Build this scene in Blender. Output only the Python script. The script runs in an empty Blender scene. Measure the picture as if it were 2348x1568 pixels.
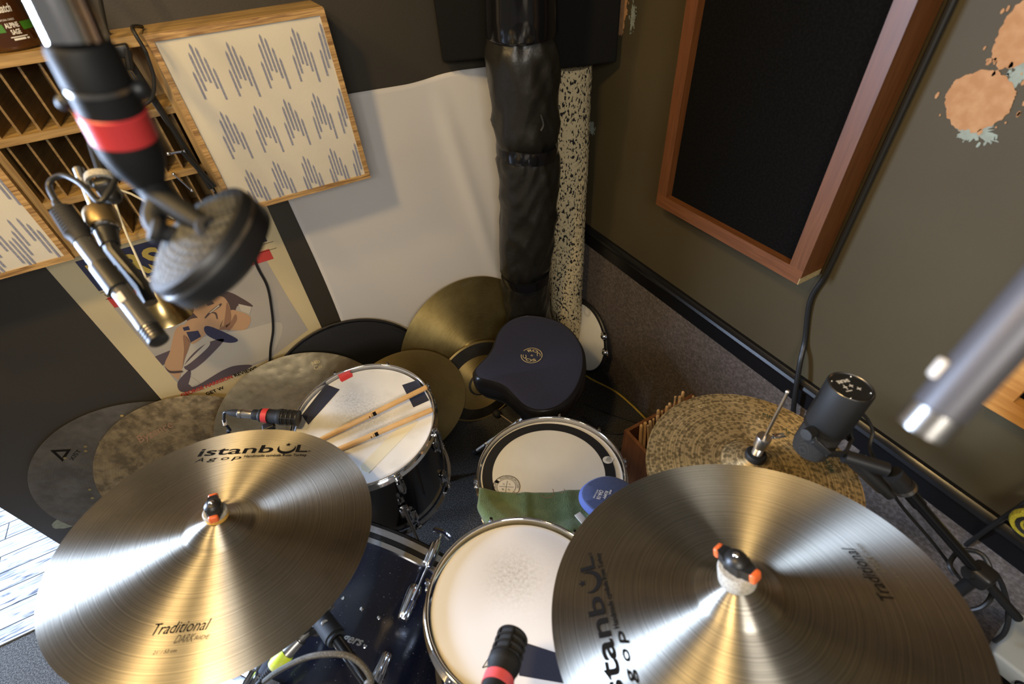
import bpy, bmesh, math, random
from mathutils import Vector, Matrix, noise
random.seed(7)
V = Vector
PI = math.pi
sc = bpy.context.scene
COL = sc.collection

# ------------------------------------------------------------------ survey of the room
# the camera stands at (0,0,1.62); wall_left is the plane y = YB, wall_right the plane x = XR, floor z = 0
EYE = V((0, 0, 1.62)); YB, XR = 1.43, 1.003
FPX = 1099.79
_f = V((0.31309681, 0.65982015, -0.68308693)); _r = V((0.87336845, -0.48258969, -0.06583866)); _u = V((0.37309239, 0.57597271, 0.7273634))
def seen(px, py, x=None, y=None, z=None, d=None):
    """measuring aid: the point of the photograph on a real plane of the room (or d metres out)"""
    D = _f + _r * ((px - 1174) / FPX) - _u * ((py - 784) / FPX)
    if x is not None: t = x / D.x
    elif y is not None: t = y / D.y
    elif z is not None: t = (z - EYE.z) / D.z
    else: t = d
    return EYE + D * t
def seen_on(px, py, c, n):
    D = _f + _r * ((px - 1174) / FPX) - _u * ((py - 784) / FPX)
    return EYE + D * ((c - EYE).dot(n) / D.dot(n))

# ------------------------------------------------------------------ materials
def lin(c):
    if isinstance(c, str):
        c = c.lstrip('#'); c = [int(c[i:i + 2], 16) / 255 for i in (0, 2, 4)]
        c = [v / 12.92 if v <= .04045 else ((v + .055) / 1.055) ** 2.4 for v in c]
    return (c[0], c[1], c[2], 1)
def nodes(m):
    m.use_nodes = True
    nt = m.node_tree
    return nt, nt.nodes, nt.links, nt.nodes['Principled BSDF']
def mat(name, col, rough=.5, metal=0, spec=.5, coat=0, var=None, bump=None, sheen=0, trans=0):
    """var=(scale, other colour, contrast lo, hi, detail); bump=(scale, strength, distance)"""
    m = bpy.data.materials.new(name); nt, N, L, P = nodes(m)
    P.inputs['Base Color'].default_value = lin(col); P.inputs['Roughness'].default_value = rough
    P.inputs['Metallic'].default_value = metal; P.inputs['Specular IOR Level'].default_value = spec
    P.inputs['Coat Weight'].default_value = coat; P.inputs['Coat Roughness'].default_value = .06
    P.inputs['Sheen Weight'].default_value = sheen; P.inputs['Transmission Weight'].default_value = trans
    tc = N.new('ShaderNodeTexCoord')
    if var:
        n = N.new('ShaderNodeTexNoise'); n.inputs['Scale'].default_value = var[0]; n.inputs['Detail'].default_value = var[4] if len(var) > 4 else 6
        L.new(tc.outputs['Object'], n.inputs['Vector'])
        r = N.new('ShaderNodeValToRGB'); r.color_ramp.elements[0].position = var[2]; r.color_ramp.elements[1].position = var[3]
        r.color_ramp.elements[0].color = lin(col); r.color_ramp.elements[1].color = lin(var[1])
        L.new(n.outputs['Fac'], r.inputs['Fac']); L.new(r.outputs['Color'], P.inputs['Base Color'])
    if bump:
        n = N.new('ShaderNodeTexNoise'); n.inputs['Scale'].default_value = bump[0]; n.inputs['Detail'].default_value = 5
        L.new(tc.outputs['Object'], n.inputs['Vector'])
        b = N.new('ShaderNodeBump'); b.inputs['Strength'].default_value = bump[1]; b.inputs['Distance'].default_value = bump[2]
        L.new(n.outputs['Fac'], b.inputs['Height']); L.new(b.outputs['Normal'], P.inputs['Normal'])
    return m

M = {}
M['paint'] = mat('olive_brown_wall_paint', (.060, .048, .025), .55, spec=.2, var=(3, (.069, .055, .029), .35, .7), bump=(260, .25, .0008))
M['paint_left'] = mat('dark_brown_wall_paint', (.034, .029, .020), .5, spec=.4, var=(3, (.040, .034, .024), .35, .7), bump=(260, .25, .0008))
M['orange'] = mat('orange_filler', (.36, .175, .070), .8, var=(60, (.42, .225, .100), .4, .65), bump=(90, .4, .002))
M['grey_filler'] = mat('grey_green_filler', (.25, .29, .24), .85, var=(70, (.2, .22, .18), .4, .7), bump=(90, .4, .002))
M['carpet'] = mat('charcoal_carpet', (.040, .040, .039), .95, spec=.1, var=(240, (.125, .120, .112), .42, .66), bump=(420, .8, .004))
M['wainscot'] = mat('brown_grey_wainscot_carpet', (.085, .070, .060), .95, spec=.1, var=(130, (.155, .130, .117), .4, .68), bump=(300, .6, .003))
M['trim'] = mat('black_gloss_trim', (.006, .006, .007), .28, spec=.5)
M['black'] = mat('black_plastic', (.012, .012, .012), .42)
M['black_matte'] = mat('matt_black_paint', (.0095, .0098, .010), .62, spec=.35, bump=(900, .2, .0004))
M['black_gloss'] = mat('gloss_black_lacquer', (.004, .004, .005), .1, coat=.6)
M['rubber'] = mat('black_rubber', (.012, .012, .013), .7)
M['cable'] = mat('black_cable_jacket', (.012, .012, .012), .45)
M['grey_cable'] = mat('worn_grey_cable_jacket', (.06, .055, .045), .5, var=(900, (.35, .31, .22), .58, .66))
M['yellow_cable'] = mat('yellow_cable_jacket', (.62, .42, .05), .5)
M['chrome'] = mat('chrome', (.82, .82, .84), .08, metal=1)
M['steel'] = mat('brushed_steel', (.55, .53, .50), .28, metal=1)
M['brass'] = mat('aged_brass', (.50, .36, .15), .26, metal=1, var=(20, (.32, .22, .09), .4, .7))
M['bronze'] = mat('dull_bronze', (.26, .19, .095), .45, metal=.9)
M['black_bronze'] = mat('blackened_bronze', (.035, .033, .03), .5, metal=.6, var=(12, (.07, .062, .05), .4, .7))
M['felt'] = mat('grey_felt', (.46, .43, .36), .95, var=(300, (.30, .28, .24), .35, .7), bump=(500, .7, .002))
M['yellow_felt'] = mat('amber_felt', (.62, .33, .05), .9, bump=(500, .5, .002))
M['orange_plastic'] = mat('orange_plastic', (.70, .13, .03), .4)
M['red_tape'] = mat('red_tape', (.62, .045, .045), .45)
M['pink_tape'] = mat('pinkish_red_tape', (.70, .10, .11), .45)
M['navy_tape'] = mat('dark_navy_tape', (.018, .022, .045), .6, bump=(300, .2, .001))
M['pale_tape'] = mat('cream_tape', (.72, .67, .50), .6)
M['yellow_tape'] = mat('bright_yellow_green_tape', (.70, .80, .04), .5, var=(40, (.85, .85, .5), .5, .7))
M['ink'] = mat('black_ink', (.010, .009, .008), .9, spec=.05)
M['faint_ink'] = mat('worn_ink', (.12, .10, .065), .9, spec=.05)
M['green_ink'] = mat('dark_green_ink', (.03, .07, .045), .5)
M['grey_ink'] = mat('grey_print', (.36, .35, .33), .6)
M['gold_ink'] = mat('gold_print', (.55, .45, .24), .4)
M['white_ink'] = mat('white_print', (.80, .80, .78), .5)
M['head_grey'] = mat('white_mylar_disc', (.72, .70, .63), .5, var=(9, (.66, .64, .57), .4, .7), bump=(500, .06, .0005))
M['hickory'] = mat('hickory_wood', (.58, .34, .13), .45, var=(30, (.66, .42, .18), .35, .7))
M['beech'] = mat('pale_beech_wood', (.60, .40, .20), .5, var=(30, (.50, .31, .14), .35, .7))
M['red_wood'] = None
M['cloth'] = mat('white_cotton_sheet', (.62, .60, .575), .9, sheen=.2, bump=(600, .15, .0006))
M['bag'] = mat('black_satin_nylon', (.0115, .011, .009), .40, spec=.5, bump=(20, .3, .012))
M['bag_gloss'] = mat('shiny_black_tape', (.006, .006, .007), .12)
M['gigbag'] = mat('black_canvas', (.012, .012, .013), .6, bump=(300, .35, .002))
M['foam'] = mat('black_acoustic_felt', (.0085, .0085, .0085), .95, spec=.15, bump=(500, .5, .002))
M['panel_felt'] = mat('black_panel_felt', (.0045, .0044, .0042), .95, spec=.02, var=(200, (.007, .0068, .0065), .4, .7), bump=(600, .4, .0015))
M['velour'] = mat('navy_velour', (.020, .023, .050), .85, spec=.2, sheen=.1, var=(700, (.031, .035, .068), .4, .65))
M['vinyl'] = mat('black_vinyl', (.010, .010, .012), .26, spec=.5, bump=(500, .1, .0006))
M['towel'] = mat('green_towel', (.075, .125, .040), .95, sheen=.3, var=(30, (.14, .20, .075), .35, .7), bump=(420, .9, .003))
M['denim'] = mat('blue_woven_fabric', (.035, .050, .135), .85, sheen=.2, var=(500, (.055, .075, .17), .4, .65), bump=(600, .3, .001))
M['denim_edge'] = mat('bright_blue_binding', (.09, .13, .38), .8, bump=(500, .3, .001))
M['blue_plastic'] = mat('deep_blue_plastic', (.01, .016, .16), .4)
M['paper'] = mat('cream_paper', (.62, .51, .29), .7, var=(4, (.55, .46, .28), .4, .7))
M['photo_grey'] = mat('print_light_grey', (.42, .385, .33), .7, var=(9, (.38, .35, .31), .4, .7))
M['photo_skin'] = mat('print_skin', (.50, .30, .16), .7)
M['photo_shade'] = mat('print_skin_shade', (.28, .15, .085), .7)
M['photo_hair'] = mat('print_dark_brown', (.085, .055, .05), .7)
M['photo_plum'] = mat('print_plum_brown', (.10, .075, .085), .7)
M['photo_shirt'] = mat('print_white_cloth', (.52, .47, .38), .7)
M['photo_navy'] = mat('print_navy', (.035, .035, .075), .7)
M['photo_red'] = mat('print_red', (.52, .05, .04), .7)
M['photo_yellow'] = mat('print_yellow', (.68, .47, .09), .7)
M['fabric'] = mat('unbleached_cotton', (.60, .575, .50), .9, var=(6, (.56, .535, .465), .4, .7), bump=(500, .25, .001))
M['stripe'] = mat('faded_blue_weave', (.20, .215, .31), .9, var=(300, (.30, .31, .37), .45, .7))
M['jar_glass'] = mat('amber_jar', (.055, .020, .006), .12, coat=.5)
M['green_label'] = mat('green_band', (.05, .20, .015), .5)
M['white_card'] = mat('white_card', (.62, .58, .52), .6)
M['clay_grey'] = mat('pale_grey_metal_case', (.38, .39, .36), .5, bump=(300, .1, .0006))
M['yellow_fuzz'] = mat('yellow_fibre', (.48, .42, .03), .95, var=(200, (.30, .26, .02), .4, .7), bump=(250, 1, .004))
M['mute_black'] = mat('black_mute_ring', (.012, .012, .014), .5)

def wood(name, a, b, scale=26, axis=2, rough=.5, dist=3.0):
    m = bpy.data.materials.new(name); nt, N, L, P = nodes(m)
    tc = N.new('ShaderNodeTexCoord'); mp = N.new('ShaderNodeMapping'); s = [scale] * 3; s[axis] = scale * .07
    mp.inputs['Scale'].default_value = s; L.new(tc.outputs['Object'], mp.inputs['Vector'])
    n = N.new('ShaderNodeTexNoise'); n.inputs['Scale'].default_value = 3.2; n.inputs['Detail'].default_value = 8; n.inputs['Distortion'].default_value = dist * .3
    L.new(mp.outputs['Vector'], n.inputs['Vector'])
    r = N.new('ShaderNodeValToRGB'); r.color_ramp.elements[0].position = .34; r.color_ramp.elements[1].position = .64
    r.color_ramp.elements[0].color = lin(a); r.color_ramp.elements[1].color = lin(b)
    L.new(n.outputs['Fac'], r.inputs['Fac']); L.new(r.outputs['Color'], P.inputs['Base Color']); P.inputs['Roughness'].default_value = rough
    bp = N.new('ShaderNodeBump'); bp.inputs['Strength'].default_value = .15; bp.inputs['Distance'].default_value = .001
    L.new(n.outputs['Fac'], bp.inputs['Height']); L.new(bp.outputs['Normal'], P.inputs['Normal'])
    return m
M['oak_x'] = wood('golden_oak_across', (.22, .130, .042), (.43, .285, .110), axis=0)
M['oak_z'] = wood('golden_oak_upright', (.22, .130, .042), (.43, .285, .110), axis=2)
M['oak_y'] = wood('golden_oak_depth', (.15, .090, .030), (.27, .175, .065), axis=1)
M['ply'] = wood('plywood_edge', (.20, .105, .035), (.52, .33, .13), axis=0, scale=60)
M['maho_z'] = wood('reddish_brown_laminate', (.100, .034, .009), (.140, .050, .014), scale=40, axis=2, rough=.42)
M['maho_y'] = wood('reddish_brown_laminate_lengthwise', (.112, .038, .010), (.155, .055, .016), scale=40, axis=1, rough=.42)
M['orange_wood'] = wood('orange_stained_pine', (.40, .17, .035), (.52, .25, .06), scale=30, axis=1)
M['bin_wood'] = wood('reddish_bin_wood', (.16, .065, .028), (.24, .105, .05), scale=26, axis=2)
M['raw_wood'] = mat('raw_chipboard_edge', (.42, .33, .16), .8, var=(200, (.28, .2, .09), .4, .7))
def planks():
    m = bpy.data.materials.new('worn_pale_floor_boards'); nt, N, L, P = nodes(m)
    tc = N.new('ShaderNodeTexCoord'); mp = N.new('ShaderNodeMapping'); mp.inputs['Scale'].default_value = (3, 26, 1)
    L.new(tc.outputs['Object'], mp.inputs['Vector'])
    n = N.new('ShaderNodeTexNoise'); n.inputs['Scale'].default_value = 2.4; n.inputs['Detail'].default_value = 9; n.inputs['Distortion'].default_value = 1.4
    L.new(mp.outputs['Vector'], n.inputs['Vector'])
    r = N.new('ShaderNodeValToRGB'); r.color_ramp.elements[0].position = .33; r.color_ramp.elements[1].position = .50
    r.color_ramp.elements[0].color = lin((.045, .052, .08)); r.color_ramp.elements[1].color = lin((.33, .335, .34))
    L.new(n.outputs['Fac'], r.inputs['Fac'])
    br = N.new('ShaderNodeTexBrick'); br.inputs['Scale'].default_value = 1; br.inputs['Brick Width'].default_value = .9; br.inputs['Row Height'].default_value = .075
    br.inputs['Mortar Size'].default_value = .0022; br.inputs['Color1'].default_value = br.inputs['Color2'].default_value = (1, 1, 1, 1); br.inputs['Mortar'].default_value = (.12, .12, .12, 1)
    L.new(tc.outputs['Object'], br.inputs['Vector'])
    mx = N.new('ShaderNodeMix'); mx.data_type = 'RGBA'; mx.blend_type = 'MULTIPLY'; mx.inputs['Factor'].default_value = 1
    L.new(r.outputs['Color'], mx.inputs[6]); L.new(br.outputs['Color'], mx.inputs[7]); L.new(mx.outputs[2], P.inputs['Base Color'])
    P.inputs['Roughness'].default_value = .8; P.inputs['Specular IOR Level'].default_value = .1
    return m
M['planks'] = planks()

def cymbal_mat(name, base, dark, rough=.34, aniso=.85, patina=(7, .42, .66), groove=420, groove_amt=.35, hammer=0, spots=None, metal=1):
    m = bpy.data.materials.new(name); nt, N, L, P = nodes(m)
    P.inputs['Metallic'].default_value = metal
    tc = N.new('ShaderNodeTexCoord'); sx = N.new('ShaderNodeSeparateXYZ'); L.new(tc.outputs['Object'], sx.inputs[0])
    cx = N.new('ShaderNodeCombineXYZ'); L.new(sx.outputs[0], cx.inputs[0]); L.new(sx.outputs[1], cx.inputs[1])
    ln = N.new('ShaderNodeVectorMath'); ln.operation = 'LENGTH'; L.new(cx.outputs[0], ln.inputs[0])
    g = N.new('ShaderNodeTexNoise'); g.noise_dimensions = '1D'; g.inputs['Scale'].default_value = groove; g.inputs['Detail'].default_value = 3
    L.new(ln.outputs['Value'], g.inputs['W'])
    pn = N.new('ShaderNodeTexNoise'); pn.inputs['Scale'].default_value = patina[0]; pn.inputs['Detail'].default_value = 9; pn.inputs['Roughness'].default_value = .62
    L.new(tc.outputs['Object'], pn.inputs['Vector'])
    r = N.new('ShaderNodeValToRGB'); r.color_ramp.elements[0].position = patina[1]; r.color_ramp.elements[1].position = patina[2]
    r.color_ramp.elements[0].color = lin(base); r.color_ramp.elements[1].color = lin(dark); L.new(pn.outputs['Fac'], r.inputs['Fac'])
    gr = N.new('ShaderNodeMapRange'); gr.inputs['From Min'].default_value = .3; gr.inputs['From Max'].default_value = .7
    gr.inputs['To Min'].default_value = 1 - groove_amt; gr.inputs['To Max'].default_value = 1; L.new(g.outputs['Fac'], gr.inputs['Value'])
    mx = N.new('ShaderNodeMix'); mx.data_type = 'RGBA'; mx.blend_type = 'MULTIPLY'; mx.inputs['Factor'].default_value = 1
    L.new(r.outputs['Color'], mx.inputs[6]); L.new(gr.outputs['Result'], mx.inputs[7])
    out = mx.outputs[2]
    if spots:
        vo = N.new('ShaderNodeTexVoronoi'); vo.inputs['Scale'].default_value = spots[0]; L.new(tc.outputs['Object'], vo.inputs['Vector'])
        wn = N.new('ShaderNodeTexNoise'); wn.inputs['Scale'].default_value = spots[0] * .6; L.new(tc.outputs['Object'], wn.inputs['Vector'])
        ad = N.new('ShaderNodeMath'); ad.operation = 'MULTIPLY_ADD'; ad.inputs[1].default_value = .5; L.new(wn.outputs['Fac'], ad.inputs[0]); L.new(vo.outputs['Distance'], ad.inputs[2])
        sr = N.new('ShaderNodeMapRange'); sr.inputs['From Min'].default_value = spots[1]; sr.inputs['From Max'].default_value = spots[1] + .1
        sr.inputs['To Min'].default_value = spots[2]; sr.inputs['To Max'].default_value = 1; L.new(ad.outputs[0], sr.inputs['Value'])
        m2 = N.new('ShaderNodeMix'); m2.data_type = 'RGBA'; m2.blend_type = 'MULTIPLY'; m2.inputs['Factor'].default_value = 1
        L.new(out, m2.inputs[6]); L.new(sr.outputs['Result'], m2.inputs[7]); out = m2.outputs[2]
    L.new(out, P.inputs['Base Color'])
    P.inputs['Anisotropic'].default_value = aniso; P.inputs['Anisotropic Rotation'].default_value = .25
    tg = N.new('ShaderNodeTangent'); tg.direction_type = 'RADIAL'; tg.axis = 'Z'; L.new(tg.outputs[0], P.inputs['Tangent'])
    rr = N.new('ShaderNodeMapRange'); rr.inputs['To Min'].default_value = rough * .85; rr.inputs['To Max'].default_value = rough * 1.3
    L.new(pn.outputs['Fac'], rr.inputs['Value']); L.new(rr.outputs['Result'], P.inputs['Roughness'])
    b1 = N.new('ShaderNodeBump'); b1.inputs['Strength'].default_value = .25; b1.inputs['Distance'].default_value = .0006; L.new(g.outputs['Fac'], b1.inputs['Height'])
    if hammer:
        vo2 = N.new('ShaderNodeTexVoronoi'); vo2.feature = 'SMOOTH_F1'; vo2.inputs['Scale'].default_value = hammer; L.new(tc.outputs['Object'], vo2.inputs['Vector'])
        b2 = N.new('ShaderNodeBump'); b2.inputs['Strength'].default_value = .55; b2.inputs['Distance'].default_value = .004; L.new(vo2.outputs['Distance'], b2.inputs['Height'])
        L.new(b1.outputs['Normal'], b2.inputs['Normal']); L.new(b2.outputs['Normal'], P.inputs['Normal'])
    else: L.new(b1.outputs['Normal'], P.inputs['Normal'])
    return m
M['cym_bright'] = cymbal_mat('lathed_bronze', (.70, .66, .57), (.49, .455, .375), .42, 1.0, (6, .40, .72))
M['cym_hat'] = cymbal_mat('speckled_lathed_bronze', (.92, .70, .37), (.74, .55, .25), .50, .75, metal=.75, groove=260, groove_amt=.5, spots=(125, .66, .50))
M['cym_dark'] = cymbal_mat('raw_dark_bronze', (.19, .17, .14), (.13, .115, .095), .5, .2, metal=.7, hammer=38, groove_amt=.15, patina=(14, .4, .62))
M['cym_byz'] = cymbal_mat('hammered_earth_bronze', (.42, .315, .17), (.20, .15, .085), .48, .2, metal=.75, hammer=55, groove_amt=.2, patina=(26, .42, .6))
M['cym_mid'] = cymbal_mat('hammered_grey_bronze', (.50, .41, .25), (.33, .27, .16), .46, .3, metal=.8, hammer=42, groove_amt=.2, patina=(12, .4, .65))
M['cym_old'] = cymbal_mat('old_green_gold_bronze', (.50, .40, .17), (.32, .25, .10), .5, .8, metal=.85, patina=(9, .4, .66))
M['cym_gold'] = cymbal_mat('smooth_gold_bronze', (.60, .45, .18), (.48, .35, .14), .5, .7, metal=.85, patina=(5, .4, .7), groove_amt=.2)

def head_mat(name, base=(.80, .785, .74), dirt=(.30, .29, .25), spots=(), grime=.0, edge=None, R=.17):
    """drum head: worn smudges of their own shape at given places on the skin"""
    m = bpy.data.materials.new(name); nt, N, L, P = nodes(m)
    P.inputs['Roughness'].default_value = .42; P.inputs['Specular IOR Level'].default_value = .4
    tc = N.new('ShaderNodeTexCoord'); cur = None
    base_n = N.new('ShaderNodeRGB'); base_n.outputs[0].default_value = lin(base); cur = base_n.outputs[0]
    fine = N.new('ShaderNodeTexNoise'); fine.inputs['Scale'].default_value = 160; fine.inputs['Detail'].default_value = 8; fine.inputs['Roughness'].default_value = .75; L.new(tc.outputs['Object'], fine.inputs['Vector'])
    big = N.new('ShaderNodeTexNoise'); big.inputs['Scale'].default_value = 13; big.inputs['Detail'].default_value = 6; L.new(tc.outputs['Object'], big.inputs['Vector'])
    def mixin(fac, col):
        nonlocal cur
        mx = N.new('ShaderNodeMix'); mx.data_type = 'RGBA'; L.new(fac, mx.inputs['Factor']); L.new(cur, mx.inputs[6]); mx.inputs[7].default_value = lin(col); cur = mx.outputs[2]
    for (x, y, rad, amt) in spots:
        vs = N.new('ShaderNodeVectorMath'); vs.operation = 'SUBTRACT'; vs.inputs[1].default_value = (x, y, 0); L.new(tc.outputs['Object'], vs.inputs[0])
        vm = N.new('ShaderNodeVectorMath'); vm.operation = 'MULTIPLY'; vm.inputs[1].default_value = (1, 1, 0); L.new(vs.outputs[0], vm.inputs[0])
        le = N.new('ShaderNodeVectorMath'); le.operation = 'LENGTH'; L.new(vm.outputs[0], le.inputs[0])
        mr = N.new('ShaderNodeMapRange'); mr.inputs['From Min'].default_value = rad; mr.inputs['From Max'].default_value = 0; mr.inputs['To Max'].default_value = amt; mr.interpolation_type = 'SMOOTHSTEP'
        L.new(le.outputs['Value'], mr.inputs['Value'])
        fr = N.new('ShaderNodeMapRange'); fr.inputs['From Min'].default_value = .35; fr.inputs['From Max'].default_value = .65; L.new(fine.outputs['Fac'], fr.inputs['Value'])
        mu = N.new('ShaderNodeMath'); mu.operation = 'MULTIPLY'; L.new(mr.outputs['Result'], mu.inputs[0]); L.new(fr.outputs['Result'], mu.inputs[1])
        mixin(mu.outputs[0], dirt)
    if grime:
        gr = N.new('ShaderNodeMapRange'); gr.inputs['From Min'].default_value = .48; gr.inputs['From Max'].default_value = .72; gr.inputs['To Max'].default_value = grime; L.new(big.outputs['Fac'], gr.inputs['Value'])
        mixin(gr.outputs['Result'], dirt)
    if edge:
        le = N.new('ShaderNodeVectorMath'); le.operation = 'LENGTH'
        vm = N.new('ShaderNodeVectorMath'); vm.operation = 'MULTIPLY'; vm.inputs[1].default_value = (1, 1, 0); L.new(tc.outputs['Object'], vm.inputs[0]); L.new(vm.outputs[0], le.inputs[0])
        mr = N.new('ShaderNodeMapRange'); mr.inputs['From Min'].default_value = R * .90; mr.inputs['From Max'].default_value = R * .97; L.new(le.outputs['Value'], mr.inputs['Value']); mixin(mr.outputs['Result'], edge)
    L.new(cur, P.inputs['Base Color'])
    b = N.new('ShaderNodeBump'); b.inputs['Strength'].default_value = .08; b.inputs['Distance'].default_value = .0006; L.new(fine.outputs['Fac'], b.inputs['Height']); L.new(b.outputs['Normal'], P.inputs['Normal'])
    return m

def fleck_mat():
    m = bpy.data.materials.new('cream_and_black_flecked_carpet'); nt, N, L, P = nodes(m)
    tc = N.new('ShaderNodeTexCoord'); mp = N.new('ShaderNodeMapping'); mp.inputs['Scale'].default_value = (1, 1, .55); L.new(tc.outputs['Object'], mp.inputs['Vector'])
    n = N.new('ShaderNodeTexNoise'); n.inputs['Scale'].default_value = 150; n.inputs['Detail'].default_value = 2; L.new(mp.outputs['Vector'], n.inputs['Vector'])
    r = N.new('ShaderNodeValToRGB'); r.color_ramp.elements[0].position = .41; r.color_ramp.elements[1].position = .455
    r.color_ramp.elements[0].color = lin((.012, .011, .010)); r.color_ramp.elements[1].color = lin((.56, .46, .27))
    L.new(n.outputs['Fac'], r.inputs['Fac']); L.new(r.outputs['Color'], P.inputs['Base Color']); P.inputs['Roughness'].default_value = .95
    b = N.new('ShaderNodeBump'); b.inputs['Strength'].default_value = .9; b.inputs['Distance'].default_value = .005
    L.new(n.outputs['Fac'], b.inputs['Height']); L.new(b.outputs['Normal'], P.inputs['Normal'])
    return m
M['fleck'] = fleck_mat()
def glitter_mat():
    m = bpy.data.materials.new('silver_sparkle_inlay'); nt, N, L, P = nodes(m)
    tc = N.new('ShaderNodeTexCoord'); v = N.new('ShaderNodeTexVoronoi'); v.inputs['Scale'].default_value = 420; L.new(tc.outputs['Object'], v.inputs['Vector'])
    P.inputs['Metallic'].default_value = 1; P.inputs['Base Color'].default_value = (.75, .76, .8, 1); P.inputs['Roughness'].default_value = .25
    b = N.new('ShaderNodeBump'); b.inputs['Strength'].default_value = 1; b.inputs['Distance'].default_value = .004
    L.new(v.outputs['Color'], b.inputs['Height']); L.new(b.outputs['Normal'], P.inputs['Normal'])
    return m
M['glitter'] = glitter_mat()
def shell_mat():
    m = bpy.data.materials.new('scratched_navy_black_lacquer'); nt, N, L, P = nodes(m)
    tc = N.new('ShaderNodeTexCoord')
    n = N.new('ShaderNodeTexNoise'); n.inputs['Scale'].default_value = 300; n.inputs['Detail'].default_value = 2; L.new(tc.outputs['Object'], n.inputs['Vector'])
    r = N.new('ShaderNodeValToRGB'); r.color_ramp.elements[0].position = .70; r.color_ramp.elements[1].position = .78
    r.color_ramp.elements[0].color = lin((.0032, .0046, .014)); r.color_ramp.elements[1].color = lin((.20, .21, .26))
    L.new(n.outputs['Fac'], r.inputs['Fac']); L.new(r.outputs['Color'], P.inputs['Base Color'])
    P.inputs['Roughness'].default_value = .24; P.inputs['Coat Weight'].default_value = .5; P.inputs['Coat Roughness'].default_value = .12
    return m
M['navy_shell'] = shell_mat()
def mesh_mat(name, scale, lo=(.006, .006, .006), hi=(.085, .08, .068)):
    m = bpy.data.materials.new(name); nt, N, L, P = nodes(m)
    tc = N.new('ShaderNodeTexCoord'); v = N.new('ShaderNodeTexVoronoi'); v.inputs['Scale'].default_value = scale; v.inputs['Randomness'].default_value = .15; L.new(tc.outputs['Object'], v.inputs['Vector'])
    r = N.new('ShaderNodeValToRGB'); r.color_ramp.elements[0].position = .25; r.color_ramp.elements[1].position = .5
    r.color_ramp.elements[0].color = lin(lo); r.color_ramp.elements[1].color = lin(hi); L.new(v.outputs['Distance'], r.inputs['Fac']); L.new(r.outputs['Color'], P.inputs['Base Color'])
    P.inputs['Roughness'].default_value = .7
    b = N.new('ShaderNodeBump'); b.inputs['Strength'].default_value = 1; b.inputs['Distance'].default_value = .003; L.new(v.outputs['Distance'], b.inputs['Height']); L.new(b.outputs['Normal'], P.inputs['Normal'])
    return m
M['grille'] = mesh_mat('black_perforated_grille', 300, hi=(.075, .072, .06))
M['fine_grille'] = mesh_mat('fine_black_mesh', 900, hi=(.035, .034, .031))

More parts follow.
